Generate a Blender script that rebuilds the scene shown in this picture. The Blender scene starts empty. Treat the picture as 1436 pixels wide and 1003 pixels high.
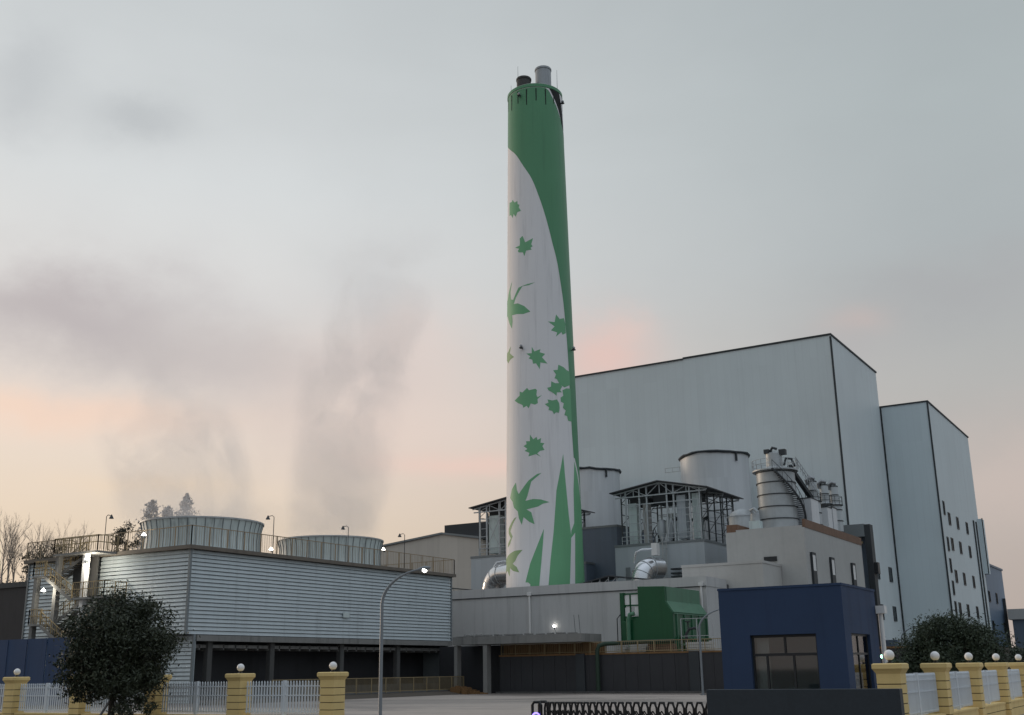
import bpy, bmesh, math, random
from mathutils import Vector, Matrix
random.seed(11)
S = bpy.context.scene
COL = S.collection
R = math.radians
PI = math.pi

# ------------------------------------------------------------------ camera
PITCH, YAW, ROLL, EYE = math.atan(440/1560), R(31.3), R(.83), 2.0
cam_d = bpy.data.cameras.new('camera')
cam = bpy.data.objects.new('camera', cam_d); COL.objects.link(cam)
cam_d.sensor_width = 36; cam_d.lens = 36*1560/1436
cam_d.clip_start = .1; cam_d.clip_end = 6000
cam.location = (0, 0, EYE)
cam.rotation_mode = 'QUATERNION'
cam.rotation_quaternion = (Matrix.Rotation(YAW, 4, 'Z') @ Matrix.Rotation(PI/2+PITCH, 4, 'X') @ Matrix.Rotation(-ROLL, 4, 'Z')).to_quaternion()
S.camera = cam
S.view_settings.view_transform = 'Standard'; S.view_settings.look = 'None'
S.view_settings.exposure = 0.0; S.view_settings.gamma = 1.0
S.cycles.volume_bounces = 1
S.cycles.max_bounces = 6

def lin(r, g, b):
    f = lambda c: (c/255/12.92 if c/255 <= .04045 else ((c/255+.055)/1.055)**2.4)
    return (f(r), f(g), f(b), 1)

# ------------------------------------------------------------------ sky
W = bpy.data.worlds.new('World'); S.world = W; W.use_nodes = True
nt = W.node_tree; nt.nodes.clear()
class G:
    """tiny helper that writes shader node maths as function calls"""
    def __init__(s, tree): s.t = tree
    def n(s, kind, **kw):
        x = s.t.nodes.new(kind)
        for k, v in kw.items(): setattr(x, k, v)
        return x
    def put(s, sock, v):
        if isinstance(v, bpy.types.NodeSocket): s.t.links.new(v, sock)
        else: sock.default_value = v
    def m(s, op, a, b=0., c=0., clamp=False):
        x = s.n('ShaderNodeMath', operation=op); x.use_clamp = clamp
        for i, v in enumerate((a, b, c)): s.put(x.inputs[i], v)
        return x.outputs[0]
    def ramp(s, v, stops, interp='LINEAR'):
        x = s.n('ShaderNodeValToRGB'); x.color_ramp.interpolation = interp
        e = x.color_ramp.elements
        while len(e) < len(stops): e.new(.5)
        for i, (p, c) in enumerate(stops): e[i].position = p; e[i].color = c
        s.put(x.inputs[0], v); return x.outputs[0]
    def mix(s, f, a, b, blend='MIX'):
        x = s.n('ShaderNodeMix', data_type='RGBA', blend_type=blend)
        s.put(x.inputs[0], f); s.put(x.inputs[6], a); s.put(x.inputs[7], b)
        return x.outputs[2]
    def step(s, v, a, b):
        x = s.n('ShaderNodeMapRange', interpolation_type='SMOOTHSTEP'); x.clamp = True
        s.put(x.inputs[0], v); s.put(x.inputs[1], a); s.put(x.inputs[2], b); x.inputs[3].default_value = 0; x.inputs[4].default_value = 1
        return x.outputs[0]
    def noise(s, vec, scale, detail=4, rough=.55, col=False, dist=0):
        x = s.n('ShaderNodeTexNoise'); x.inputs['Scale'].default_value = scale
        x.inputs['Detail'].default_value = detail; x.inputs['Roughness'].default_value = rough
        x.inputs['Distortion'].default_value = dist
        if vec is not None: s.t.links.new(vec, x.inputs['Vector'])
        return x.outputs[1 if col else 0]
    def xyz(s, a, b, c):
        x = s.n('ShaderNodeCombineXYZ')
        for i, v in enumerate((a, b, c)): s.put(x.inputs[i], v)
        return x.outputs[0]

SUN_AZ, SUN_EL = R(-86), R(5)       # sunset glow on the left, measured from +Y towards +X
g = G(nt)
tc = g.n('ShaderNodeTexCoord'); sep = g.n('ShaderNodeSeparateXYZ')
nt.links.new(tc.outputs['Generated'], sep.inputs[0])
dx, dy, dz = sep.outputs
el = g.m('MULTIPLY', g.m('ARCSINE', dz), 180/PI)
az = g.m('MULTIPLY', g.m('ARCTAN2', dx, dy), 180/PI)
hl = g.m('SQRT', g.m('ADD', g.m('MULTIPLY', dx, dx), g.m('MULTIPLY', dy, dy)))
glow = g.m('DIVIDE', g.m('ADD', g.m('MULTIPLY', dx, math.sin(R(-75))), g.m('MULTIPLY', dy, math.cos(R(-75)))), hl)
t = g.step(glow, .97, .35)            # 0 on the sunset side, 1 away from it
ev = g.m('DIVIDE', el, 90, clamp=True)
deg = lambda d: d/90
left = g.ramp(ev, [(0, lin(218,198,176)), (deg(7), lin(222,204,184)), (deg(12), lin(226,212,201)), (deg(18), lin(219,217,215)),
                   (deg(24), lin(212,215,216)), (deg(34), lin(196,201,203)), (deg(60), lin(214,226,238)), (1, lin(222,232,246))])
rite = g.ramp(ev, [(0, lin(180,167,160)), (deg(8), lin(184,174,169)), (deg(13), lin(178,177,175)), (deg(20), lin(173,179,181)),
                   (deg(27), lin(172,180,182)), (deg(35), lin(166,174,177)), (deg(60), lin(214,226,238)), (1, lin(222,232,246))])
back = g.ramp(ev, [(0, lin(166,172,178)), (deg(15), lin(172,181,189)), (deg(35), lin(178,189,199)), (deg(60), lin(214,226,238)), (1, lin(222,232,246))])
sky = g.mix(g.step(glow, .15, -.35), g.mix(t, left, rite), back)
# thin uneven overcast, stretched along the horizon
v1 = g.xyz(g.m('MULTIPLY', az, .045), g.m('MULTIPLY', el, .13), 3.7)
n1 = g.noise(v1, 1.0, 5, .52, dist=.35)
v2 = g.xyz(g.m('MULTIPLY', az, .11), g.m('MULTIPLY', el, .17), 9.1)
n2 = g.noise(v2, 1.0, 4, .55)
shade = g.m('ADD', .90, g.m('ADD', g.m('MULTIPLY', n1, .13), g.m('MULTIPLY', n2, .07)))
sky = g.mix(1.0, sky, g.xyz(shade, shade, shade), 'MULTIPLY')
# named clouds: (azimuth, elevation, half-width, half-height, colour, opacity)
wa = g.m('MULTIPLY', g.m('SUBTRACT', g.noise(g.xyz(g.m('MULTIPLY', az, .16), g.m('MULTIPLY', el, .22), 1.3), 1.0, 6, .62), .5), 15.0)
we = g.m('MULTIPLY', g.m('SUBTRACT', g.noise(g.xyz(g.m('MULTIPLY', az, .16), g.m('MULTIPLY', el, .22), 7.9), 1.0, 6, .62), .5), 10.0)
CLOUDS = [
    (-55, 12.4, 9, 1.0, lin(240,208,188), .75), (-37.5, 12.6, 6.0, 3.6, lin(228,204,194), .45), (-33, 10.3, 5, .6, lin(236,198,186), .5),
    (-54.5, 16.9, 8.5, 2.5, lin(182,175,177), .95), (-47, 15.4, 6.5, 1.5, lin(186,178,178), .55), (-42, 14.6, 5, 1.6, lin(196,184,182), .35),
    (-26.3, 15.7, 2.6, 1.6, lin(227,192,182), .78), (-25.2, 17.1, 1.4, .8, lin(226,196,186), .50),
    (-37.2, 16.8, 3.6, 2.2, lin(226,206,198), .5), (-38.5, 19.6, 3.2, 2.2, lin(192,193,195), .45), (-43, 12.4, 2.4, 2.0, lin(198,186,182), .35),
    (-13.5, 16.6, 1.6, .7, lin(206,182,174), .5), (-14.5, 15.4, 2.6, 1.3, lin(176,172,173), .5), (-8.5, 17.6, 6, 1.5, lin(168,168,170), .6),
    (-7.5, 8.4, 4.5, 2.4, lin(204,188,180), .5),
    (-51.5, 26.6, 2.6, 1.2, lin(168,172,176), .5), (-57.5, 27.5, 2.2, 2.0, lin(176,180,184), .5), (-49, 9.0, 4, .5, lin(234,208,178), .4),
]
for a0, e0, sa, se, c, op in CLOUDS:
    k = .40 if sa > 5 else (.3 if sa > 3 else .16)
    u = g.m('DIVIDE', g.m('ADD', g.m('SUBTRACT', az, a0), g.m('MULTIPLY', wa, k)), sa)
    v = g.m('DIVIDE', g.m('ADD', g.m('SUBTRACT', el, e0), g.m('MULTIPLY', we, min(.5, se*.28))), se)
    r2 = g.m('ADD', g.m('MULTIPLY', u, u), g.m('MULTIPLY', v, v))
    f = g.m('MULTIPLY', g.m('EXPONENT', g.m('MULTIPLY', r2, -1.0)), op)
    sky = g.mix(f, sky, c)
bg = g.n('ShaderNodeBackground'); nt.links.new(sky, bg.inputs[0]); bg.inputs[1].default_value = 1.0
nis = g.n('ShaderNodeTexSky', sky_type='NISHITA', sun_disc=False, sun_elevation=SUN_EL, sun_rotation=SUN_AZ, air_density=1.0, dust_density=3.0)
bg2 = g.n('ShaderNodeBackground'); nt.links.new(nis.outputs[0], bg2.inputs[0]); bg2.inputs[1].default_value = .012
add = g.n('ShaderNodeAddShader'); out = g.n('ShaderNodeOutputWorld')
nt.links.new(bg.outputs[0], add.inputs[0]); nt.links.new(bg2.outputs[0], add.inputs[1]); nt.links.new(add.outputs[0], out.inputs[0])

sun_d = bpy.data.lights.new('sun', 'SUN'); sun_d.energy = .95; sun_d.angle = R(14); sun_d.color = (1, .80, .62)
sun = bpy.data.objects.new('sun', sun_d); COL.objects.link(sun)
sv = Vector((math.sin(SUN_AZ)*math.cos(SUN_EL), math.cos(SUN_AZ)*math.cos(SUN_EL), math.sin(SUN_EL)))
sun.rotation_euler = sv.to_track_quat('Z', 'Y').to_euler()

# ------------------------------------------------------------------ materials
MATS = {}
def mat(name, col, rough=.7, metal=0., var=.12, scale=.6, streak=0., bump=0., emit=None, spec=.4, fine=0.):
    """plain surface with uneven tone (var), rain streaks down its height (streak) and relief (bump)"""
    if name in MATS: return MATS[name]
    m = bpy.data.materials.new(name); m.use_nodes = True; t_ = m.node_tree; t_.nodes.clear(); q = G(t_)
    o = q.n('ShaderNodeOutputMaterial'); b = q.n('ShaderNodeBsdfPrincipled'); t_.links.new(b.outputs[0], o.inputs[0])
    b.inputs['Roughness'].default_value = rough; b.inputs['Metallic'].default_value = metal
    b.inputs['Specular IOR Level'].default_value = spec
    tcn = q.n('ShaderNodeNewGeometry').outputs['Position']
    base = (*col[:3], 1)
    nz = q.noise(tcn, scale, 5, .6)
    k = q.m('ADD', 1-var, q.m('MULTIPLY', nz, 2*var))
    if fine:
        k = q.m('MULTIPLY', k, q.m('ADD', 1-fine, q.m('MULTIPLY', q.noise(tcn, scale*14, 3, .6), 2*fine)))
    if streak:
        mp = q.n('ShaderNodeMapping'); t_.links.new(tcn, mp.inputs[0]); mp.inputs['Scale'].default_value = (1.6, 1.6, .09)
        st = q.step(q.noise(mp.outputs[0], 1.1, 4, .65), .48, .75)
        k = q.m('MULTIPLY', k, q.m('SUBTRACT', 1, q.m('MULTIPLY', st, streak)))
    c = q.mix(1.0, base, q.xyz(k, k, k), 'MULTIPLY')
    t_.links.new(c, b.inputs['Base Color'])
    if bump:
        bp = q.n('ShaderNodeBump'); bp.inputs['Strength'].default_value = bump; bp.inputs['Distance'].default_value = .05
        t_.links.new(q.noise(tcn, scale*10, 4, .6), bp.inputs['Height']); t_.links.new(bp.outputs[0], b.inputs['Normal'])
    if emit:
        b.inputs['Emission Color'].default_value = (*emit[:3], 1); b.inputs['Emission Strength'].default_value = emit[3]
    MATS[name] = m; return m

def cladding(name, col, pitch=1.0, var=.05, rough=.5, streak=.12, axis='xy'):
    """profiled metal sheet: upright panels that differ a touch, with joints and rain marks"""
    m = bpy.data.materials.new(name); m.use_nodes = True; t_ = m.node_tree; t_.nodes.clear(); q = G(t_)
    o = q.n('ShaderNodeOutputMaterial'); b = q.n('ShaderNodeBsdfPrincipled'); t_.links.new(b.outputs[0], o.inputs[0])
    b.inputs['Roughness'].default_value = rough
    pos = q.n('ShaderNodeNewGeometry').outputs['Position']; s_ = q.n('ShaderNodeSeparateXYZ'); t_.links.new(pos, s_.inputs[0])
    along = q.m('ADD', s_.outputs[0], s_.outputs[1])
    pn = q.m('FLOOR', q.m('DIVIDE', along, pitch)); zn = q.m('FLOOR', q.m('DIVIDE', s_.outputs[2], 9.0))
    wn = q.n('ShaderNodeTexWhiteNoise'); wn.noise_dimensions = '2D'; t_.links.new(q.xyz(pn, zn, 0), wn.inputs['Vector'])
    k = q.m('ADD', 1-var, q.m('MULTIPLY', wn.outputs[0], 2*var))
    k = q.m('MULTIPLY', k, q.m('ADD', .90, q.m('MULTIPLY', q.noise(pos, .07, 4, .6), .20)))
    mp = q.n('ShaderNodeMapping'); t_.links.new(pos, mp.inputs[0]); mp.inputs['Scale'].default_value = (1.1, 1.1, .05)
    st = q.step(q.noise(mp.outputs[0], .9, 4, .65), .5, .8)
    k = q.m('MULTIPLY', k, q.m('SUBTRACT', 1, q.m('MULTIPLY', st, streak)))
    fr = q.m('FRACT', q.m('DIVIDE', along, pitch))
    joint = q.m('LESS_THAN', fr, .05)
    k = q.m('MULTIPLY', k, q.m('SUBTRACT', 1, q.m('MULTIPLY', joint, .05)))
    t_.links.new(q.mix(1.0, (*col[:3], 1), q.xyz(k, k, k), 'MULTIPLY'), b.inputs['Base Color'])
    bp = q.n('ShaderNodeBump'); bp.inputs['Strength'].default_value = .25; bp.inputs['Distance'].default_value = .04
    t_.links.new(q.m('PINGPONG', along, pitch*.25), bp.inputs['Height']); t_.links.new(bp.outputs[0], b.inputs['Normal'])
    MATS[name] = m; return m

def leafmat(name, c1, c2):
    m = bpy.data.materials.new(name); m.use_nodes = True; t_ = m.node_tree; t_.nodes.clear(); q = G(t_)
    o = q.n('ShaderNodeOutputMaterial'); b = q.n('ShaderNodeBsdfPrincipled'); t_.links.new(b.outputs[0], o.inputs[0])
    b.inputs['Roughness'].default_value = .55
    ge = q.n('ShaderNodeNewGeometry'); r_ = q.m('ADD', q.m('MULTIPLY', ge.outputs['Random Per Island'], .6), q.m('MULTIPLY', q.noise(ge.outputs['Position'], 1.3, 3), .4))
    t_.links.new(q.mix(r_, (*c1, 1), (*c2, 1)), b.inputs['Base Color'])
    MATS[name] = m; return m

M = dict(
    hall=cladding('hall_cladding', (.645,.70,.715), 1.1, .018, .5, .07), hall2=cladding('annexe_cladding', (.60,.675,.70), 1.1, .02, .5, .07),
    block=cladding('grey_block_cladding', (.42,.46,.49), .9, .03, .5, .1), bluegrey=cladding('blue_grey_cladding', (.13,.165,.215), .8),
    tank=cladding('white_tank_sheet', (.60,.62,.64), .7, .045, .45, .16), bluec=cladding('blue_cladding', (.12,.18,.26), 1.0),
    lowhall=cladding('pale_hall_cladding', (.54,.50,.45), 1.2),
    trim=mat('dark_trim', (.035,.04,.045), .6), louvre=mat('louvre_sheet', (.50,.55,.57), .5, .05, .14, .35, .18),
    corner=mat('grey_flashing', (.20,.22,.23), .5, .2), concrete=mat('bare_concrete', (.22,.215,.205), .9, 0, .25, .5, .35, .3, fine=.1),
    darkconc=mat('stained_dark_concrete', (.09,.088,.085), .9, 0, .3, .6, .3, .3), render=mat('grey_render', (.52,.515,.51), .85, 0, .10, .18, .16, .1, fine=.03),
    beige=mat('beige_render', (.45,.445,.43), .85, 0, .12, .22, .07, .12, fine=.06), ledge=mat('pale_render', (.49,.48,.46), .85, 0, .10, .2, .06, .12, fine=.05),
    brown=mat('brown_cladding', (.19,.11,.072), .7, 0, .25, .8, .2), rust=mat('rusty_yellow_paint', (.33,.25,.165), .7, 0, .3, 2.0),
    yellowrail=mat('faded_yellow_rail', (.28,.215,.12), .7, 0, .25, 1.5), fascia=mat('brown_grey_fascia', (.17,.145,.12), .8, 0, .25, 1.0, .2), hoard=mat('rust_brown_hoarding', (.19,.105,.045), .8, 0, .3, .9, .4),
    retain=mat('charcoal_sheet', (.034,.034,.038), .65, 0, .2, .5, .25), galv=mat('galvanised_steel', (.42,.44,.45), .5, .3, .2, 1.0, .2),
    steelpaint=mat('grey_painted_steel', (.44,.47,.49), .5, .1, .15, 1.5), darksteel=mat('dark_steel', (.05,.055,.06), .6, .2, .2, 1.5),
    chrome=mat('bright_insulation_jacket', (.66,.67,.69), .24, .85, .08, 1.2, 0, .04), frp=mat('grey_green_fibreglass', (.58,.645,.635), .5, 0, .22, .5, .4),
    panelg=mat('pale_green_panel', (.56,.64,.63), .55, 0, .12, .7, .2), roofdark=mat('dark_roof_sheet', (.07,.07,.075), .7, 0, .2, .5),
    white=mat('white_paint', (.74,.73,.72), .6, 0, .07, .8, .12), cwhite=mat('chimney_white_paint', (.79,.77,.775), .6, 0, .05, .12, .13),
    cgreen=mat('chimney_green_paint', (.092,.275,.14), .45, 0, .09, .12, .12), cgreen2=mat('chimney_light_green', (.16,.41,.215), .5, 0, .09, .12, .06), cpale=mat('chimney_pale_lit_green', (.26,.40,.20), .6, 0, .12, .3),  # pale green mixes the leaf paint with grazing light on the left side
    cblack=mat('chimney_black_opening', (.015,.016,.016), .8), fluegrey=mat('flue_steel', (.30,.31,.32), .4, .6, .15, .8, .2), fluedark=mat('sooty_flue', (.07,.068,.065), .6, .3, .25, .8),
    equip=mat('deep_green_enamel', (.009,.085,.033), .36, 0, .16, .5, .18), dullgreen=mat('dull_green_pipe_paint', (.022,.045,.028), .6, 0, .25, 1.5, .2), equip2=mat('light_green_enamel', (.075,.19,.115), .45, 0, .14, .5, .25),
    navy=mat('navy_wall_paint', (.024,.048,.108), .75, 0, .16, .5, .22, .06, fine=.03), granite=mat('dark_granite', (.026,.034,.043), .55, 0, .2, .8, .1, fine=.2),
    frame=mat('dark_window_frame', (.02,.022,.025), .45), inner=mat('plastered_interior', (.54,.60,.65), .85, 0, .08), 
    stone=mat('ochre_pillar_paint', (.73,.54,.235), .75, 0, .10, 1.6, .14, .1, fine=.04), groove=mat('pillar_groove', (.05,.035,.02), .9),
    picket=mat('white_picket_paint', (.62,.66,.70), .45, 0, .10, 1.5, .1), globe=mat('frosted_globe', (.80,.78,.77), .35, 0, .03, 3.0), black=mat('black_paint', (.012,.012,.013), .45),
    pole=mat('grey_lamp_pole', (.20,.22,.24), .45, .3, .1, 2.0), bark=mat('bark', (.055,.045,.037), .95, 0, .3, 6, 0, .4),
    paletwig=mat('bare_twig_bark', (.34,.285,.24), .95, 0, .2, 2), yard=mat('yard_concrete', (.46,.42,.40), .85, 0, .22, .09, 0, .05, fine=.08),
    asphalt=mat('asphalt', (.055,.055,.056), .9, 0, .2, .2, 0, .1, fine=.1), soil=mat('bare_soil', (.085,.07,.055), .95, 0, .35, .12, 0, .3),
    hill=mat('hill_scrub', (.022,.026,.018), .95, 0, .4, .2), bluesheet=mat('blue_hoarding_sheet', (.020,.052,.125), .6, 0, .1, .4, .2),
    lampon=mat('lit_lamp', (1,1,1), .4, emit=(1,.97,.9,14)), lampsoft=mat('lit_small_lamp', (1,1,1), .4, emit=(1,.95,.85,7)), greenlamp=mat('lit_green_lamp', (.2,1,.5), .4, emit=(.35,1,.6,6)),
    violet=mat('violet_light', (.1,.05,.4), .4, emit=(.22,.16,1,3.5)), mesh=mat('fence_mesh', (.40,.43,.46), .6, .2, .1),
    brightblue=mat('bright_blue_banner', (.06,.22,.55), .6), sootroof=mat('flat_roof_felt', (.10,.10,.10), .9, 0, .2, .3),
)
def glassmat():
    m = bpy.data.materials.new('window_glass'); m.use_nodes = True; t_ = m.node_tree; t_.nodes.clear(); q = G(t_)
    o = q.n('ShaderNodeOutputMaterial'); gl = q.n('ShaderNodeBsdfGlossy'); tr = q.n('ShaderNodeBsdfTransparent'); mx = q.n('ShaderNodeMixShader'); fr = q.n('ShaderNodeFresnel')
    gl.inputs['Roughness'].default_value = .03; tr.inputs[0].default_value = (.72,.76,.76,1)
    t_.links.new(q.m('ADD', .04, q.m('MULTIPLY', fr.outputs[0], .9)), mx.inputs[0]); t_.links.new(tr.outputs[0], mx.inputs[1]); t_.links.new(gl.outputs[0], mx.inputs[2]); t_.links.new(mx.outputs[0], o.inputs[0])
    return m
M['glass'] = glassmat()
def yardmat():
    m = M['yard']; t_ = m.node_tree; q = G(t_); b = next(n for n in t_.nodes if n.type == 'BSDF_PRINCIPLED')
    pos = q.n('ShaderNodeNewGeometry').outputs['Position']
    mp = q.n('ShaderNodeMapping'); t_.links.new(pos, mp.inputs[0]); mp.inputs['Rotation'].default_value = (0, 0, R(31)); mp.inputs['Scale'].default_value = (.03, .09, 1)
    wet = q.step(q.noise(mp.outputs[0], 1.0, 5, .6, dist=.8), .44, .58)
    mp2 = q.n('ShaderNodeMapping'); t_.links.new(pos, mp2.inputs[0]); mp2.inputs['Rotation'].default_value = (0, 0, R(31)); mp2.inputs['Scale'].default_value = (.045, .12, 1); mp2.inputs['Location'].default_value = (9, 4, 0)
    red = q.step(q.noise(mp2.outputs[0], 1.0, 4, .6, dist=.5), .55, .70)
    c = q.mix(q.m('MULTIPLY', wet, .8), (.37,.315,.275,1), (.15,.125,.11,1)); c = q.mix(q.m('MULTIPLY', red, .75), c, (.30,.22,.20,1))
    rot = q.n('ShaderNodeSeparateXYZ'); t_.links.new(pos, rot.inputs[0])
    jt = q.m('MAXIMUM', q.m('LESS_THAN', q.m('FRACT', q.m('DIVIDE', rot.outputs[0], 6)), .008), q.m('LESS_THAN', q.m('FRACT', q.m('DIVIDE', rot.outputs[1], 6)), .02))
    k = q.m('MULTIPLY', q.m('SUBTRACT', 1, q.m('MULTIPLY', jt, .45)), q.m('ADD', .82, q.m('MULTIPLY', q.noise(pos, .8, 5, .6), .36)))
    t_.links.new(q.mix(1.0, c, q.xyz(k, k, k), 'MULTIPLY'), b.inputs['Base Color'])
    t_.links.new(q.m('SUBTRACT', .8, q.m('MULTIPLY', wet, .35)), b.inputs['Roughness'])
yardmat()
M['darkglass'] = mat('dark_window_glass', (.022,.026,.03), .12, 0, .1, .3, spec=.6)
M['leaf'] = leafmat('tree_leaf', (.010,.017,.009), (.060,.070,.034)); M['leaf2'] = leafmat('round_tree_leaf', (.015,.027,.013), (.042,.062,.030))
M['conifer'] = leafmat('veiled_conifer_leaf', (.30,.285,.27), (.45,.42,.40)); M['scrub'] = leafmat('scrub_leaf', (.025,.026,.016), (.07,.06,.04))  # conifer leaves greyed and paled, the steam veil is put into their colour

# ------------------------------------------------------------------ building blocks
class MB:
    """collects shapes in world metres; build() links them as ONE mesh object"""
    def __init__(s): s.v = []; s.f = []; s.m = []
    def add(s, vs, fs, mi=0):
        o = len(s.v); s.v += [tuple(p) for p in vs]; s.f += [tuple(i+o for i in f) for f in fs]; s.m += [mi]*len(fs); return s
    def box(s, x0, x1, y0, y1, z0, z1, mi=0):
        return s.add([(x0,y0,z0),(x1,y0,z0),(x1,y1,z0),(x0,y1,z0),(x0,y0,z1),(x1,y0,z1),(x1,y1,z1),(x0,y1,z1)],
                     [(0,3,2,1),(4,5,6,7),(0,1,5,4),(1,2,6,5),(2,3,7,6),(3,0,4,7)], mi)
    def beam(s, p, q, w, h=None, mi=0):
        p, q = Vector(p), Vector(q); h = h or w; d = (q-p).normalized()
        a = d.cross(Vector((0,0,1)))
        if a.length < 1e-3: a = Vector((1,0,0))
        a.normalize(); b = a.cross(d); a = a*w/2; b = b*h/2
        return s.add([p-a-b,p+a-b,p+a+b,p-a+b,q-a-b,q+a-b,q+a+b,q-a+b], [(0,1,2,3),(7,6,5,4),(0,4,5,1),(1,5,6,2),(2,6,7,3),(3,7,4,0)], mi)
    def tube(s, pts, r, n=8, mi=0, closed=False):
        pts = [Vector(p) for p in pts]; rs = r if isinstance(r, (list, tuple)) else [r]*len(pts); vs = []; fs = []; a = None; k = len(pts)
        for i, p in enumerate(pts):
            d = ((pts[(i+1) % k] if (closed or i < k-1) else p) - (pts[i-1] if (closed or i > 0) else p)).normalized()
            if a is None: a = d.cross(Vector((0,0,1))) if abs(d.z) < .95 else d.cross(Vector((1,0,0)))
            a = (a - d*a.dot(d)).normalized(); b = d.cross(a)
            vs += [p + (a*math.cos(2*PI*j/n) + b*math.sin(2*PI*j/n))*rs[i] for j in range(n)]
        for i in range(k if closed else k-1):
            i2 = (i+1) % k
            fs += [(i*n+j, i*n+(j+1) % n, i2*n+(j+1) % n, i2*n+j) for j in range(n)]
        if not closed: fs += [tuple(range(n-1,-1,-1)), tuple((k-1)*n+j for j in range(n))]
        return s.add(vs, fs, mi)
    def lathe(s, cx, cy, prof, n=48, mi=0, cap=(False, False), a0=0., a1=2*PI):
        full = abs(a1-a0-2*PI) < 1e-6; cols = n if full else n+1
        vs = [(cx+r*math.cos(a0+(a1-a0)*j/n), cy+r*math.sin(a0+(a1-a0)*j/n), z) for r, z in prof for j in range(cols)]
        fs = [(i*cols+j, i*cols+(j+1) % cols, (i+1)*cols+(j+1) % cols, (i+1)*cols+j) for i in range(len(prof)-1) for j in range(n)]
        if cap[0]: fs.append(tuple(range(cols-1,-1,-1)))
        if cap[1]: fs.append(tuple((len(prof)-1)*cols+j for j in range(cols)))
        return s.add(vs, fs, mi)
    def ball(s, c, r, n=20, mi=0):
        return s.lathe(c[0], c[1], [(max(1e-4, r*math.sin(PI*i/12)), c[2]-r*math.cos(PI*i/12)) for i in range(13)], n, mi)
    def prism(s, poly, axis, a, b, mi=0):
        """polygon of 2-D points pushed along an axis from a to b"""
        def P(u, v, w): return {'x': (w,u,v), 'y': (u,w,v), 'z': (u,v,w)}[axis]
        n = len(poly); vs = [P(u,v,a) for u,v in poly]+[P(u,v,b) for u,v in poly]
        return s.add(vs, [tuple(range(n-1,-1,-1)), tuple(range(n,2*n))]+[(i,(i+1) % n,n+(i+1) % n,n+i) for i in range(n)], mi)
    def build(s, name, m, parent=None, smooth=False, bevel=0.):
        me = bpy.data.meshes.new(name); base = Vector((0,0,0))
        r = parent
        while r is not None:
            base = base + r.location; r = r.parent
        me.from_pydata([(x-base.x, y-base.y, z-base.z) for x, y, z in s.v], [], s.f)
        for k in (m if isinstance(m, (list, tuple)) else [m]): me.materials.append(k)
        me.polygons.foreach_set('material_index', s.m)
        bm = bmesh.new(); bm.from_mesh(me); bmesh.ops.recalc_face_normals(bm, faces=bm.faces); bm.to_mesh(me); bm.free()
        if smooth:
            me.polygons.foreach_set('use_smooth', [True]*len(me.polygons)); me.set_sharp_from_angle(angle=R(38))
        me.update(); o = bpy.data.objects.new(name, me); COL.objects.link(o); o.parent = parent
        if bevel:
            bv = o.modifiers.new('bevel', 'BEVEL'); bv.width = bevel; bv.segments = 2; bv.limit_method = 'ANGLE'
        return o

def tag(o, label=None, cat=None, group=None, kind=None):
    if label: o['label'] = label
    if cat: o['category'] = cat
    if group: o['group'] = group
    if kind: o['kind'] = kind
    return o
def thing(name, label, cat, loc, group=None):
    o = bpy.data.objects.new(name, None); o.empty_display_size = .5; COL.objects.link(o); o.location = loc
    o['kind'] = 'thing'
    return tag(o, label, cat, group)
def children(o): return [c for c in COL.objects if c.parent == o]
def copy_tree(o, parent=None, label=None, loc=None):
    c = o.copy(); COL.objects.link(c); c.parent = parent
    if label: c['label'] = label
    if loc: c.location = loc
    for ch in children(o): copy_tree(ch, c)
    return c
def B(*a, mi=0): return MB().box(*a, mi=mi)
def railing(path, h=1.1, post=2.0, bal=.25, rails=(1.0, .5), rw=.05, bw=.022, zs=0.):
    """posts, rails and balusters along a path of points, as one part"""
    mb = MB()
    for p, q in zip(path[:-1], path[1:]):
        p, q = Vector(p), Vector(q); L = (q-p).length; n = max(1, round(L/post))
        for i in range(n+1):
            c = p.lerp(q, i/n); mb.beam(c, c+Vector((0,0,h)), rw*1.2)
        for k in rails: mb.beam(p+Vector((0,0,h*k)), q+Vector((0,0,h*k)), rw, rw)
        if bal:
            m_ = int(L/bal)
            for i in range(1, m_):
                c = p.lerp(q, i/m_); mb.beam(c+Vector((0,0,.08)), c+Vector((0,0,h)), bw)
    return mb

# ------------------------------------------------------------------ the setting
def sheet(name, x0, x1, y0, y1, z, m):
    return tag(MB().add([(x0,y0,z),(x1,y0,z),(x1,y1,z),(x0,y1,z)], [(0,1,2,3)]).build(name, m), kind='structure')
sheet('ground', -2500, 2500, -900, 4000, 0, M['soil'])
sheet('road', -200, 200, 2, 27, .004, M['asphalt'])
sheet('yard', -66, 60, 33, 92.4, .008, M['yard'])
tag(B(-200, 200, 27.0, 27.25, 0, .14).build('kerb', M['concrete']), kind='structure')
tag(B(-58.4, -14, 93.45, 106, 0, 3.3).build('terrace', M['soil']), kind='structure')
# wooded rise far to the left
hv, hf = [], []
NXH, NYH = 40, 14
for j in range(NYH):
    for i in range(NXH):
        x = -330+i*5.6; y = 100+j*9
        u = min(1, max(0, (x+330)/225)); ridge = 18.5*(1-u**5)
        s_ = math.sin(PI*min(1, j/5)/2)
        hv.append((x, y, max(-.5, ridge*s_ + random.uniform(-.5, .5)*(j > 0) - (j == 0)*.5)))
hf = [(j*NXH+i, j*NXH+i+1, (j+1)*NXH+i+1, (j+1)*NXH+i) for j in range(NYH-1) for i in range(NXH-1)]
tag(MB().add(hv, hf).build('hillside', M['hill'], smooth=True), kind='structure')

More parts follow.
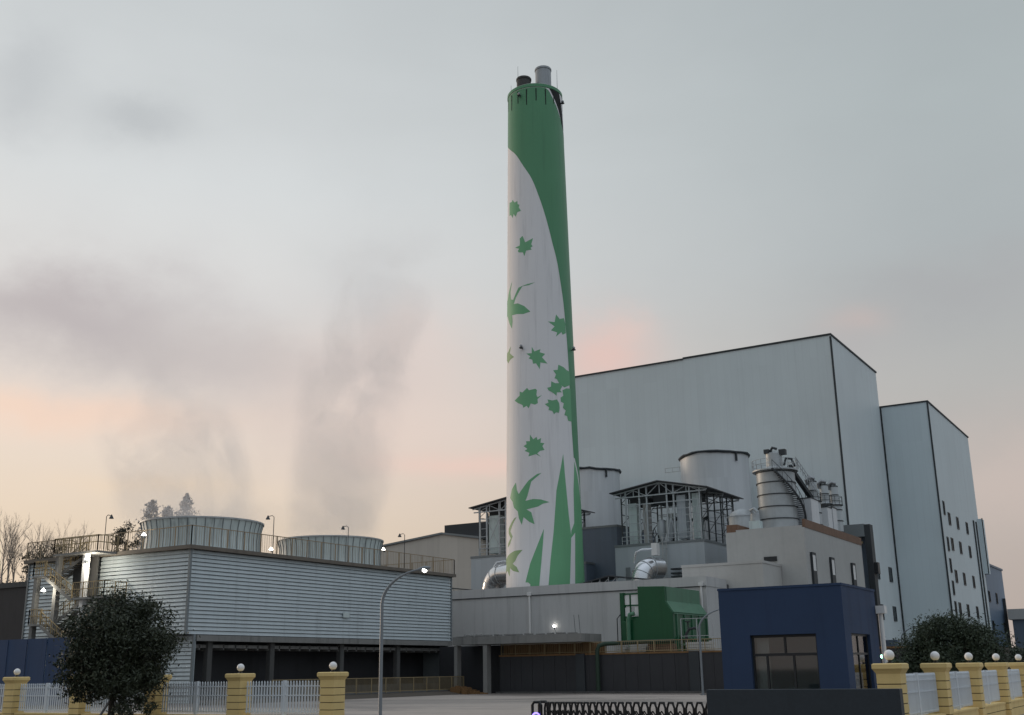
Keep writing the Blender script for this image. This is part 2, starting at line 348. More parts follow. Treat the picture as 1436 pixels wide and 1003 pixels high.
# ------------------------------------------------------------------ chimney
CX_, CY_ = -67.32, 117.66
cr = lambda z: 4.7-(z-12)*.0165
CH = thing('chimney', 'tall tapering round chimney painted white and green with maple leaves', 'chimney', (CX_, CY_, 0))
ZT = 76.9
DES = [
 # (colour index, relief, outline as (angle, height))
 (1, .012, [(-3.6,71.5),(-3.0,70.6),(-2.583,69.5),(-2.15,68.2),(-1.815,66.99),(-1.506,65.05),(-1.213,63.02),(-.979,60.39),(-.81,58.09),(-.671,55.85),(-.584,54.3),(-.436,51.9),(-.32,49.01),(-.231,46.38),(-.183,43.97),(-.137,41.35),(-.105,37.56),(-.1,34.02),(-.085,29.87),(-.049,26.8),(.009,26.73),(.225,24.63),(.486,20.81),(.62,12),(.7,0),(1.5,0),(1.55,40),(1.75,60),(2.1,69),(2.683,71.5),(2.683,76.3),(-3.6,76.3)]),
 (0, .024, [(-.66,76.32),(-.52,76.0),(-.26,74.5),(.05,72.6),(.5,70.0),(1.3,68),(1.3,76.32)]),
 (3, .034, [(-.50,76.33),(-.30,75.2),(-.08,73.8),(.14,72.0),(.34,71.2),(.26,74.0),(.04,76.33)]),
 (1, .012, [(-1.059,18.03),(-1.092,16.24),(-1.153,13.6),(-1.209,11.15),(-1.22,9),(-1.431,9),(-1.431,11.14),(-1.43,11.66),(-1.494,11.9),(-1.563,11.91),(-1.425,14.08),(-1.24,16.04)]),
 (1, .012, [(-.464,27.05),(-.427,24.27),(-.356,19.93),(-.295,17.22),(-.405,11.42),(-.43,9),(-1.02,9),(-.982,11.21),(-.908,14.46),(-.813,17.58),(-.702,22.58)]),
 (1, .012, [(-.03,26.34),(.142,24.57),(.43,20.81),(.47,12.09),(.5,9),(-.24,9),(-.226,11.49),(-.137,17.73),(-.31,16.99),(-.282,17.91),(-.156,18.86),(-.127,22.78)]),
 (1, .012, [(-2.222,58.93),(-2.221,60.75),(-2.04,60.6),(-1.998,60.87),(-1.898,60.32),(-1.76,60.36),(-1.754,59.95),(-1.675,59.73),(-1.699,59.37),(-1.61,58.84),(-1.76,58.8),(-1.841,58.25),(-1.942,58.78),(-2.003,58.29),(-2.095,58.86)]),
 (1, .012, [(-1.874,54.01),(-1.673,54.09),(-1.659,54.53),(-1.669,55.04),(-1.562,55.32),(-1.464,54.36),(-1.403,54.45),(-1.206,54.78),(-1.268,53.99),(-1.223,53.68),(-1.295,53.5),(-1.254,53.24),(-1.438,53.21),(-1.504,52.5),(-1.55,53.05),(-1.714,53.2),(-1.751,53.41),(-1.698,53.69)]),
 (1, .012, [(-1.167,48.8),(-1.361,48.51),(-1.579,48.5),(-1.682,48.05),(-1.841,47.23),(-1.945,46.48),(-1.762,46.41),(-1.523,45.84),(-1.326,44.99),(-1.555,44.81),(-1.8,45.02),(-2.03,45.1),(-2.003,44.22),(-2.043,43.38),(-2.203,44.21),(-2.379,45.42),(-2.6,45.5),(-2.52,46.75),(-2.8,47.5),(-2.40,47.6),(-2.291,48.28),(-2.024,49.67),(-2.137,48.32),(-2.10,47.3),(-1.97,47.1),(-1.73,48.45),(-1.391,48.7)]),
 (1, .012, [(-.807,43.64),(-.592,43.63),(-.538,44.68),(-.412,44.15),(-.24,44.41),(-.18,43.71),(-.18,42.48),(-.325,42.16),(-.36,42.49),(-.566,41.76),(-.517,42.32),(-.72,42.5),(-.6,43.06)]),
 (1, .012, [(-1.301,40.41),(-1.221,39.79),(-1.046,40.04),(-1.07,39.64),(-.914,39.42),(-1.008,39.0),(-.852,38.19),(-1.055,38.33),(-1.08,37.49),(-1.184,38.25),(-1.271,38.22),(-1.29,38.74),(-1.401,38.96),(-1.345,39.17),(-1.469,39.61),(-1.303,39.58)]),
 (1, .012, [(-1.908,33.93),(-1.708,34.4),(-1.708,34.92),(-1.609,34.75),(-1.46,35.23),(-1.402,34.92),(-1.213,35.04),(-1.171,34.84),(-1.19,34.27),(-1.16,33.96),(-1.033,34.21),(-1.16,33.72),(-1.151,33.21),(-1.237,33.05),(-1.353,33.23),(-1.422,32.66),(-1.479,32.99),(-1.584,32.81),(-1.611,33.17),(-1.765,33.51)]),
 (1, .018, [(-.691,37.38),(-.545,37.49),(-.52,38.16),(-.343,37.96),(-.229,37.69),(-.08,37.56),(-.08,35.87),(-.334,35.38),(-.496,35.64),(-.584,36.3),(-.655,36.38),(-.606,36.88)]),
 (1, .018, [(-.882,35.12),(-.772,35.26),(-.758,35.96),(-.646,35.76),(-.515,35.81),(-.418,35.44),(-.487,34.94),(-.441,34.69),(-.598,34.61),(-.613,34.18),(-.712,34.5),(-.846,34.82)]),
 (1, .018, [(-.961,33.08),(-.855,33.25),(-.879,33.66),(-.745,33.55),(-.603,33.73),(-.536,33.29),(-.524,32.71),(-.551,32.08),(-.647,32.09),(-.704,31.85),(-.755,32.25),(-.86,32.33),(-.843,32.67)]),
 (1, .018, [(-.483,34.01),(-.385,34.29),(-.408,34.98),(-.266,35.3),(-.07,35.42),(-.07,31.24),(-.239,31.25),(-.272,31.81),(-.374,31.86),(-.318,32.47),(-.417,32.77),(-.376,33.36),(-.478,33.5)]),
 (1, .012, [(-1.389,29.39),(-1.297,28.77),(-1.205,29.05),(-1.181,28.67),(-1.08,28.89),(-1.103,28.33),(-.994,28.24),(-1.053,27.9),(-.998,27.42),(-1.118,27.32),(-1.197,27.03),(-1.096,26.59),(-1.234,26.94),(-1.444,26.73),(-1.412,27.16),(-1.555,27.46),(-1.469,27.66),(-1.586,28.06),(-1.494,28.25),(-1.507,28.62),(-1.394,28.57)]),
 (1, .012, [(-1.089,24.65),(-1.369,23.67),(-1.425,22.88),(-1.483,21.98),(-1.544,21.42),(-1.323,21.58),(-1.119,21.48),(-.894,21.15),(-1.07,20.97),(-1.198,20.65),(-1.407,20.47),(-1.514,20.39),(-1.379,20.01),(-1.297,18.59),(-1.438,18.9),(-1.603,19.52),(-1.664,18.63),(-1.759,19.47),(-1.795,20.28),(-1.948,20.82),(-2.005,21.54),(-2.137,22.09),(-2.037,23.07),(-1.864,23.78),(-1.825,22.83),(-1.755,22.33),(-1.449,23.81),(-1.207,24.54)]),
 (2, .012, [(-1.639,15.7),(-1.801,15.09),(-1.897,14.5),(-2.0,14.2),(-1.839,13.76),(-1.753,13.11),(-1.989,13.37),(-2.13,13.76),(-2.162,12.76),(-2.304,13.49),(-2.6,13.2),(-2.45,14.2),(-2.7,14.9),(-2.4,15.05),(-2.136,15.45),(-1.905,15.69)]),
 (2, .012, [(-2.096,41.12),(-2.173,40.29),(-1.93,39.55),(-2.132,39.4),(-2.311,39.12),(-2.485,39.68),(-2.75,39.9),(-2.5,40.66),(-2.3,40.6)]),
 (2, .012, [(-1.842,19.62),(-1.989,18.9),(-2.12,18.08),(-2.006,17.42),(-2.134,16.58),(-2.281,16.2),(-2.276,16.65),(-2.1,17.24),(-2.23,17.9),(-2.227,18.45),(-2.039,19.15),(-1.922,19.55)]),
]
def smooth(pts, n=5):
    o_ = []
    for i in range(len(pts)-1):
        p0, p1, p2, p3 = pts[max(0, i-1)], pts[i], pts[i+1], pts[min(len(pts)-1, i+2)]
        for k in range(n):
            t_ = k/n; o_.append(tuple(.5*(2*b+(c-a)*t_+(2*a-5*b+4*c-d)*t_*t_+(3*b-a-3*c+d)*t_**3) for a, b, c, d in zip(p0, p1, p2, p3)))
    return o_+[pts[-1]]
DES[0] = (1, .012, smooth(DES[0][2][:15])+DES[0][2][15:])
DES = [(4, o_, p) if m_ == 1 and i_ > 0 else (m_, o_, p) for i_, (m_, o_, p) in enumerate(DES)]  # leaves and blades take a lighter green than the top
def paint(mb, mi, off, poly):
    """a painted shape wrapped round the shaft as a skin of paint"""
    bm = bmesh.new()
    f = bm.faces.new([bm.verts.new((u, z, 0)) for u, z in poly])
    bmesh.ops.triangulate(bm, faces=[f])
    u0, u1 = min(p[0] for p in poly), max(p[0] for p in poly); st = .055
    k = math.ceil(u0/st)
    while k*st < u1:
        bmesh.ops.bisect_plane(bm, geom=bm.verts[:]+bm.edges[:]+bm.faces[:], plane_co=(k*st, 0, 0), plane_no=(1, 0, 0)); k += 1
    bm.verts.index_update()
    mb.add([(CX_+(cr(v.co.y)+off)*math.cos(v.co.x), CY_+(cr(v.co.y)+off)*math.sin(v.co.x), v.co.y) for v in bm.verts],
           [tuple(v.index for v in fc.verts) for fc in bm.faces], mi)
    bm.free()
sh = MB().lathe(CX_, CY_, [(cr(z), z) for z in (0, 8, 16, 24, 32, 40, 48, 56, 64, 72, ZT)], 160)
for mi, off, poly in DES: paint(sh, mi, off, poly)
shell = sh.build('shaft', [M['cwhite'], M['cgreen'], M['cpale'], M['cblack'], M['cgreen2']], CH, smooth=True)
MB().lathe(CX_, CY_, [(cr(ZT), ZT-.55), (cr(ZT)+.09, ZT-.5), (cr(ZT)+.09, ZT-.08), (cr(ZT)-.35, ZT), (cr(ZT)-.4, ZT-.6)], 96).build('rim', M['cgreen'], CH, smooth=True)
B(CX_-2.3, CX_+2.3, CY_-2.3, CY_+2.3, ZT-1.2, ZT-.9).build('top_deck', M['darkconc'], CH)
for i in range(18):                                   # drainage slots under the rim
    a = -3.1+i*2*PI/18; q = MB()
    u = [(a-.022, ZT-.8), (a+.022, ZT-.8), (a+.014, ZT-2.6-.5*(i % 2)), (a-.014, ZT-2.6-.5*(i % 2))]
    paint(q, 0, .045, u); q.build('slot', M['cblack'], CH)
sx, sy = .868, .497; vx, vy = -.497, .868
def at_top(s_, d_): return (CX_+sx*s_+vx*d_, CY_+sy*s_+vy*d_)
for s_, d_, r_, z1, m_ in ((-1.45, -.4, .97, 79.4, M['fluedark']), (1.2, .5, 1.08, 81.3, M['fluegrey'])):
    x, y = at_top(s_, d_)
    f_ = MB().lathe(x, y, [(r_, ZT-.9), (r_, z1), (r_-.1, z1), (r_-.1, ZT)], 40).build('flue', m_, CH, smooth=True)
    MB().lathe(x, y, [(r_+.002, z1-.35), (r_+.07, z1-.33), (r_+.07, z1-.1), (r_+.002, z1-.08)], 40).build('collar', m_, f_, smooth=True)
for s_, d_, h_ in ((-2.2, -2.2, 3.4), (3.05, -.6, 3.6), (-3.2, .3, 2.0), (1.5, 2.6, 2.2)):
    x, y = at_top(s_, d_); MB().tube([(x,y,ZT-.2), (x,y,ZT+h_)], [.035, .015], 6).build('lightning_rod', M['darksteel'], CH)
for a, z in ((-1.594, 40.4), (.10, 40.6), (-1.60, 75.3), (.12, 75.0)):       # obstruction lamps on brackets
    r_ = cr(z); c = (CX_+(r_+.35)*math.cos(a), CY_+(r_+.35)*math.sin(a), z)
    lb = MB().box(c[0]-.18, c[0]+.18, c[1]-.18, c[1]+.18, z-.12, z+.02).beam((CX_+r_*math.cos(a), CY_+r_*math.sin(a), z-.1), c, .1).build('warning_lamp', M['darksteel'], CH)
    MB().ball((c[0], c[1], z+.2), .18, 12).build('lens', M['fluegrey'], lb, smooth=True)

# ------------------------------------------------------------------ boiler hall and annexe
HALL = thing('boiler_hall', 'huge plain grey clad hall behind the chimney', 'building', (-60, 168, 0))
B(-86, -40.5, 154.8, 180.5, 0, 47.9).build('wall', M['hall'], HALL)
mb = MB(); mb.box(-63.3, -40.36, 154.66, 154.79, 47.93, 48.17).box(-40.49, -40.36, 154.79, 180.7, 47.93, 48.17).box(-86.1, -63.3, 154.62, 154.79, 47.80, 48.02)
mb.box(-40.62, -40.38, 154.68, 154.92, 0, 47.7).box(-86.1, -63.3, 154.79, 180.7, 47.9, 48.02).box(-63.3, -40.49, 154.79, 180.7, 47.91, 48.17)
mb.build('roof_trim', M['trim'], HALL)
def window_x(parent, X, y0, y1, z0, z1, name='window'):
    """window in a wall that faces +X: frame, and glass as its sub-part"""
    f = MB().box(X-.05, X+.10, y0, y0+.12, z0, z1).box(X-.05, X+.10, y1-.12, y1, z0, z1).box(X-.05, X+.10, y0+.12, y1-.12, z1-.12, z1).box(X-.05, X+.10, y0+.12, y1-.12, z0, z0+.12)
    f.box(X-.04, X+.07, (y0+y1)/2-.05, (y0+y1)/2+.05, z0+.12, z1-.12)
    o = f.build(name, M['frame'], parent)
    B(X-.03, X+.03, y0+.12, y1-.12, z0+.12, z1-.12).build('pane', M['darkglass'], o); return o
for y, z in ((168.4, 15), (176.2, 15), (168.5, 9.2), (176.3, 9.2)): window_x(HALL, -40.5, y-.95, y+.95, z-.8, z+1.4)
window_x(HALL, -40.5, 161.2, 163.0, 9.2-.8, 10.6); window_x(HALL, -40.5, 161.2, 163.0, 14.2, 16.4)

ANX = thing('stair_annexe', 'narrow grey clad tower with small windows at the end of the huge hall', 'building', (-36.8, 198, 0))
B(-46, -33.13, 180.8, 215.4, 0, 42.2).build('wall', M['hall2'], ANX)
MB().box(-40.6, -32.98, 180.66, 180.79, 42.15, 42.38).box(-33.12, -32.98, 180.79, 215.6, 42.15, 42.38).box(-33.24, -33.0, 180.68, 180.9, 0, 42.1).box(-40.49, -40.28, 180.68, 180.79, 0, 42.1).box(-46, -33.12, 180.79, 215.6, 42.2, 42.38).build('roof_trim', M['trim'], ANX)
for z in (24.1, 20.1, 15.1, 10.1, 5.4):
    for y in (187.6, 194.4, 202.7): window_x(ANX, -33.13, y-.85, y+.85, z-.75, z+1.25)
for z in (25.7, 20.1, 16.8, 13.4, 10.3, 6.5): window_x(ANX, -33.13, 183.5, 184.7, z-1.1, z+1.1, 'slit_window')
for y in (209.6, 212.2): MB().box(-33.12, -32.95, y-.3, y+.3, .0, 26.4).build('drain_strip', M['trim'], ANX)
bay = B(-33.12, -32.5, 214.9, 217.4, 17.5, 27.2).build('bay', M['hall2'], ANX)
B(-32.49, -32.35, 214.9, 215.2, 17.5, 27.3).build('bay_trim', M['trim'], bay)

BLU = thing('blue_building', 'blue clad building beyond the narrow grey tower', 'building', (-40, 226, 0))
MB().box(-60, -33.3, 215.7, 236.4, 0, 19.4).build('wall', M['bluec'], BLU)
B(-60.2, -33.1, 215.65, 236.6, 19.4, 19.75).build('roof_trim', M['bluegrey'], BLU)
for y, z in ((218.0, 13.5), (218.3, 8.3), (226, 13.5), (231, 8.3)): window_x(BLU, -33.3, y-.8, y+.8, z-.8, z+1.2)
B(-33.29, -32.8, 232.5, 233.1, 0, 14).build('pipe', M['darksteel'], BLU)
FAR = thing('far_workshop', 'low far workshop with pale fascia at the right edge', 'building', (-20, 240, 0))
B(-31.8, -8, 231, 250, 0, 10.0).build('wall', M['bluegrey'], FAR); B(-32.4, -7.5, 230.4, 250.5, 10.0, 11.9).build('fascia', M['ledge'], FAR)
for x in (-30.0, -27.2, -24.4): B(x, x+1.8, 230.9, 230.98, 4.5, 7.0).build('window', M['darkglass'], FAR)
LOW = thing('low_hall', 'low pale hall behind the cooling tower roof', 'building', (-112, 156, 0))
MB().prism([(-122, 0), (-97.5, 0), (-97.5, 22.4), (-105, 23.7), (-122, 22.0)], 'y', 150, 172).build('wall', M['lowhall'], LOW)
MB().prism([(-122.3, 22.0), (-122.3, 22.3), (-105, 24.0), (-97.2, 22.75), (-97.2, 22.4), (-105, 23.7)], 'y', 149.7, 172.2).build('roof', M['corner'], LOW)
B(-105, -95, 150.6, 160, 22.3, 25.2).build('dark_monitor', M['trim'], LOW)

# ------------------------------------------------------------------ beige buildings in the middle
GW = thing('low_grey_building', 'long low grey rendered building in front of the chimney', 'building', (-60, 109, 0))
MB().box(-90, -42.3, 106, 111.6, 0, 9.85).box(-90, -42.25, 105.93, 111.6, 9.9, 10.85).box(-90, -42.3, 105.98, 111.6, 9.85, 9.9).build('wall', M['render'], GW)
MB().box(-90, -42.24, 105.9, 105.93, 9.84, 9.92).build('seam', M['trim'], GW)
B(-90, -42.2, 111.61, 117, 8.2, 10.35).build('roof', M['sootroof'], GW)
for x, z1 in ((-62.57, 9.9), (-42.75, 9.95)):
    dp = MB().tube([(x, 105.8, 3.8), (x, 105.8, z1)], .11, 10).build('downpipe', M['white'], GW)
    B(x-.2, x+.2, 105.6, 105.9, z1-.05, z1+.3).build('hopper', M['white'], dp)
MB().tube([(-59.55, 105.9, 6.2), (-59.55, 105.75, 6.5)], .05, 6).build('lamp_bracket', M['darksteel'], GW)
MB().ball((-59.55, 105.72, 6.55), .11, 12).build('wall_lamp', M['lampon'], GW)
for x in (-60.4, -60.1): MB().tube([(x, 105.6, 3.8), (x-.1, 105.7, 6.0)], .02, 5)
LED = thing('pale_low_block', 'pale flat block standing between the grey building and the tall beige block', 'building', (-43, 115, 0))
MB().box(-47.3, -38.4, 112, 117.9, 0, 12.35).build('wall', M['ledge'], LED)
MB().box(-47.36, -38.34, 111.94, 117.9, 12.35, 12.62).build('parapet', M['ledge'], LED)
BEI = thing('beige_block', 'tall beige block with brown parapet carrying the silos', 'building', (-40, 130, 0))
B(-44.4, -35.6, 118, 141.2, 0, 16.4).build('wall', M['beige'], BEI)
MB().box(-35.85, -35.55, 118.3, 141.25, 16.4, 17.3).box(-44.45, -43.2, 118.5, 141.25, 16.4, 17.3).build('parapet', M['brown'], BEI)
MB().box(-43.2, -35.85, 118.0, 118.3, 16.4, 16.62).build('coping', M['beige'], BEI)
B(-40.2, -38.8, 117.85, 118.05, 13.0, 13.5).build('vent', M['frame'], BEI)
for y in (119.9, 127.0, 135.8):
    fin = B(-35.59, -35.35, y-.55, y+.75, 0, 11.9).build('dark_strip', M['trim'], BEI)
    f = MB().box(-35.59, -35.33, y-.55, y+.75, 13.6, 13.85).box(-35.59, -35.33, y-.55, y-.48, 11.9, 13.6).box(-35.59, -35.33, y+.68, y+.75, 11.9, 13.6).build('window', M['trim'], BEI)
    B(-35.58, -35.37, y-.48, y+.68, 11.9, 13.6).build('pane', M['white'], f)
POR = thing('grey_portal', 'tall dark fin with a grey lintel at the end of the beige block', 'frame', (-36.5, 145, 0))
B(-36.0, -35.25, 144.9, 146.4, 0, 19.4).build('fin', M['trim'], POR); B(-42, -36.0, 144.9, 146.4, 17.9, 19.5).build('lintel', M['corner'], POR)
B(-42, -36.2, 146.2, 147.0, 0, 17.9).build('back_panel', M['bluegrey'], POR)
B(-35.24, -34.8, 145.2, 146.2, 13.2, 14.6).build('wall_box', M['frame'], POR)
B(-38.6, -36.3, 144.4, 144.95, 17.0, 17.25).build('cable_tray', M['yellowrail'], POR)
NAR = thing('narrow_shaft', 'narrow grey shaft with a dark slot beside the large silo', 'tower', (-44, 134, 0))
B(-44.6, -42.9, 132, 134.5, 0, 24.2).build('wall', M['tank'], NAR); B(-44.8, -42.7, 131.8, 134.7, 24.2, 24.5).build('cap', M['trim'], NAR)
B(-43.9, -43.2, 131.95, 132.0, 18.7, 21.6).build('slot', M['trim'], NAR)

# ------------------------------------------------------------------ grey filter blocks and their steel shelters
def block(name, label, x0, x1, y0, y1, h, m_):
    t_ = thing(name, label, 'building', ((x0+x1)/2, (y0+y1)/2, 0)); B(x0, x1, y0, y1, 0, h).build('wall', m_, t_)
    MB().box(x0-.06, x1+.06, y0-.06, y0-.005, h-.22, h+.06).box(x1+.005, x1+.06, y0-.005, y1, h-.22, h+.06).build('flashing', M['corner'], t_); return t_
bl = block('filter_block', 'grey clad block under the right steel shelter', -62, -50.18, 126, 137.5, 16.85, M['block'])
MB().box(-60.6, -60.0, 125.9, 125.99, 12.1, 14.1).build('door', M['corner'], bl)
block('filter_block', 'grey clad block under the shelter partly hidden by the chimney', -83.5, -71.4, 126, 137.5, 16.85, M['block'])
block('dark_block', 'dark blue grey block between the chimney and the right steel shelter', -69.6, -63.6, 130, 141.5, 20.0, M['bluegrey'])
bb = block('dark_block', 'small dark block at the right foot of the chimney', -70.2, -66.9, 127.5, 129.8, 15.3, M['bluegrey'])
LAD = MB()
for x in (-55.4, -54.9): LAD.tube([(x, 125.6, 11), (x, 125.6, 17.6)], .035, 6)
for i in range(20): LAD.beam((-55.4, 125.6, 11.3+i*.32), (-54.9, 125.6, 11.3+i*.32), .03)
for i in range(7): LAD.tube([(-55.55, 125.6, 12+i*.8), (-55.5, 125.0, 12+i*.8), (-54.8, 125.0, 12+i*.8), (-54.75, 125.6, 12+i*.8)], .02, 5)
for x in (-55.5, -54.8): LAD.tube([(x, 125.0, 12), (x, 125.0, 16.8)], .02, 5)
LAD.build('caged_ladder', M['galv'], bl)
MB().box(-54.4, -51.6, 124.2, 125.9, 11.9, 12.1).build('platform', M['galv'], bl)
dd = MB()
for x in (-54.3, -53.2, -51.7): dd.box(x-.05, x+.05, 124.3, 124.4, 9, 11.9)
for z in (12.5, 12.9, 13.4): dd.box(-54.2, -53.0, 124.9, 125.7, z, z+.18)
dd.build('gantry', M['darksteel'], bl)

def shelter(label, X0, X1, cols, rows, panels, heads):
    Y0, Y1, ZB, ZR = 126.25, 137.2, 16.87, 24.45
    XC = (X0+X1)/2; hw = (X1-X0)/2+1.3; nb = round((X1-X0)/3.5)
    s_ = thing('steel_shelter', label, 'shelter', (XC, (Y0+Y1)/2, ZB), 'steel shelters on the filter blocks')
    xl, xr = X0-1.3, X1+1.2
    MB().prism([(xl, 23.45), (XC, ZR), (xr, 23.1), (xr, 22.98), (XC, ZR-.14), (xl, 23.33)], 'y', Y0-.7, Y1+.9).build('roof', M['roofdark'], s_)
    for y in (Y0, Y1):
        for x in cols:
            MB().beam((x, y, ZB), (x, y, 23.1+(1-abs(x-XC)/hw)*1.1), .17).build('column', M['steelpaint'], s_)
    t_ = MB()
    for y in (Y0-.1, Y1+.1, (Y0+Y1)/2):
        t_.beam((xl+.3, y, 23.2), (XC, y, 24.2), .14).beam((XC, y, 24.2), (xr-.3, y, 22.9), .14).beam((xl+.5, y, 22.75), (xr-.4, y, 22.75), .14)
        dx_ = (hw-1.3)/nb
        for i in range(-nb, nb+1):
            x = XC+i*dx_; zt = 24.2-abs(i)*1.0/nb
            t_.beam((x, y, 22.75), (x, y, zt), .09)
            if i < nb: t_.beam((x, y, 22.75 if i % 2 else zt), (x+dx_, y, (24.2-abs(i+1)*1.0/nb) if i % 2 else 22.75), .07)
    t_.build('truss', M['steelpaint'], s_)
    for x in (X0, X1):
        n = 5; g_ = MB()
        for i in range(n+1):
            y = Y0+(Y1-Y0)*i/n; g_.beam((x, y, ZB), (x, y, 22.9), .14)
            for k in range(4):
                z = ZB+1.1+k*1.35
                if i < n:
                    g_.beam((x, y, z), (x, y+(Y1-Y0)/n, z), .07)
                    if (i+k) % 2: g_.beam((x, y, z), (x, y+(Y1-Y0)/n, z+1.35), .06)
        g_.build('side_bracing', M['darksteel'], s_)
    for y in (Y0, Y1):
        f_ = MB()
        for a, b, nk in rows:
            for k in range(nk): f_.beam((a, y, ZB+.5+k*5.2/nk), (b, y, ZB+.5+k*5.2/nk), .06)
        for a, b in zip(cols[1:-1:2], cols[2::2]): f_.beam((a, y, ZB+1.1), (b, y, ZB+4.8), .08).beam((b, y, ZB+1.1), (a, y, ZB+4.8), .06)
        f_.beam((X0, y, ZB+1.0), (X1, y, ZB+1.0), .09).beam((X0, y, ZB+4.9), (X1, y, ZB+4.9), .1)
        f_.build('girts', M['steelpaint'], s_)
    for x0, x1, y0, z0, z1, m_ in panels:
        MB().box(x0, x1, y0, y0+1.1, z0, z1).box(x0+(x1-x0)*.48, x0+(x1-x0)*.52, y0-.03, y0, z0, z1).build('duct_panel', M[m_], s_)
    for x0, x1, z0, z1 in heads:
        MB().box(x0, x1, 127.5, 131, z0, z1).build('header_box', M['darksteel'], s_)
    for f, y in ((.25, 131.5), (.5, 129.5), (.6, 132), (.82, 131)):
        x = X0+(X1-X0)*f
        MB().tube([(x, y, ZB), (x, y, 19.2), (x+.25, y, 19.9), (x+.9, y, 20.1)], .22, 10).build('pipe', M['darksteel'], s_, smooth=True)
    for f, y in ((.45, 127.6), (.57, 127.2)):
        MB().lathe(X0+(X1-X0)*f, y, [(.12, ZB), (.55, 18.2), (.55, 19.4), (.3, 19.8)], 16, cap=(True, True)).build('hopper', M['steelpaint'], s_, smooth=True)
    railing([(X0, Y0-.15, ZB), (X1, Y0-.15, ZB)], 1.0, 1.6, 0, (1.0, .5), .05).build('guard_rail', M['steelpaint'], s_)
    return s_
shelter('open steel shelter with pitched roof on the right grey block', -61.0, -50.4, [-60.4, -58.5, -57.5, -54.8, -53.9, -51.8, -50.5],
        [(-61, -58.4, 5), (-57.5, -56.6, 6), (-53.9, -50.5, 6)],
        [(-60.2, -59.1, 126.6, 17.0, 22.0, 'panelg'), (-58.7, -58.05, 127.6, 17.1, 22.1, 'ledge'), (-53.75, -52.6, 126.7, 17.2, 22.5, 'block'), (-51.75, -50.9, 126.8, 17.1, 22.6, 'panelg'), (-57.0, -56.1, 131, 17.2, 21.0, 'panelg')],
        [(-60.4, -58.0, 22.0, 22.7), (-57.2, -55.2, 21.9, 22.9), (-53.6, -51.6, 22.0, 23.0)])
shelter('open steel shelter behind the chimney, its left end in view', -82.3, -72.0, [-82.2, -81.1, -79.1, -78.1, -75, -73.4, -72.1],
        [(-82.3, -81.1, 5), (-79.1, -78.1, 6), (-75, -72.1, 6)],
        [(-81.0, -79.25, 126.6, 17.2, 22.2, 'panelg'), (-77, -75.8, 126.8, 17.1, 22.2, 'block'), (-74.6, -73.6, 126.8, 17.1, 22.4, 'panelg')],
        [(-81.5, -79, 22.3, 23.0), (-78, -75, 22.0, 23.0), (-75, -72.5, 22.0, 23.0)])

# ------------------------------------------------------------------ tanks, silos, ducts
def tank(label, x, y, r, z1, phase):
    t_ = thing('round_tank', label, 'tank', (x, y, 0), 'white reactor tanks')
    MB().lathe(x, y, [(r, 0), (r, z1), (r-.2, z1), (.01, z1+.2)], 72).build('shell', M['tank'], t_, smooth=True)
    rm = MB(); n = 34; pts = []
    for i in range(n): a = phase+2*PI*i/n; pts.append((x+(r+.12)*math.cos(a), y+(r+.12)*math.sin(a), z1+.10*math.sin(3*a)+random.uniform(-.07, .07)))
    rm.tube(pts, [random.uniform(.14, .24) for _ in pts], 6, closed=True); rm.build('rim', M['trim'], t_)
    a = -.55; MB().beam((x+(r+.15)*math.cos(a), y+(r+.15)*math.sin(a), z1), (x+(r+.2)*math.cos(a), y+(r+.2)*math.sin(a), z1-1.3), .22).build('overflow', M['trim'], t_)
    return t_
tk = tank('wide white round tank behind the right steel shelter', -56.3, 147, 4.75, 30.6, 0)
mbp = MB()
for z in (28.9, 29.5): mbp.beam((-63.2, 145.4, z), (-59.6, 145.4, z), .06)
for i in range(4): mbp.beam((-63.1+i*1.1, 145.4, 28.9), (-63.1+i*1.1, 145.4, 29.5), .05)
mbp.build('side_bracket', M['galv'], tk)
tank('white round tank rising behind the right edge of the chimney', -76.0, 147, 4.4, 30.4, 1.3)

SIL = thing('large_silo', 'large steel silo with dark hoops and a spiral stair', 'silo', (-40.85, 126, 16.4))
sx0, sy0, sr = -40.85, 126., 2.2
MB().lathe(sx0, sy0, [(sr, 16.4), (sr, 24.0), (.9, 24.6)], 64).build('shell', M['galv'], SIL, smooth=True)
for z in (18.3, 19.7, 21.1, 22.5, 23.75): MB().lathe(sx0, sy0, [(sr, z), (sr+.09, z), (sr+.09, z+.11), (sr, z+.11)], 64).build('hoop', M['darksteel'], SIL, smooth=True)
MB().lathe(sx0, sy0, [(sr, 23.95), (sr+.42, 23.95), (sr+.42, 24.1), (.9, 24.1)], 48).build('deck', M['galv'], SIL)
rl = MB(); nn = 20
for i in range(nn):
    a = 2*PI*i/nn; c = Vector((sx0+(sr+.38)*math.cos(a), sy0+(sr+.38)*math.sin(a), 24.1)); rl.beam(c, c+Vector((0,0,1.15)), .055)
for h_ in (.6, 1.15): rl.tube([(sx0+(sr+.38)*math.cos(2*PI*i/40), sy0+(sr+.38)*math.sin(2*PI*i/40), 24.1+h_) for i in range(40)], .03, 5, closed=True)
rl.build('deck_railing', M['galv'], SIL)
hd = MB().lathe(sx0, sy0, [(.95, 24.2), (.95, 26.1), (.5, 26.35), (.01, 26.4)], 32).build('filter_head', M['galv'], SIL, smooth=True)
MB().box(sx0-.9, sx0-.3, sy0-.9, sy0-.4, 26.1, 26.6).box(sx0+.75, sx0+1.5, sy0-.5, sy0+.2, 25.9, 26.5).tube([(sx0-.2, sy0-.6, 26.3), (sx0+.1, sy0-.7, 26.75), (sx0+.6, sy0-.6, 26.55)], .16, 8).build('fan', M['darksteel'], hd)
st = MB(); ns = 34; a0, a1 = -1.35, .62
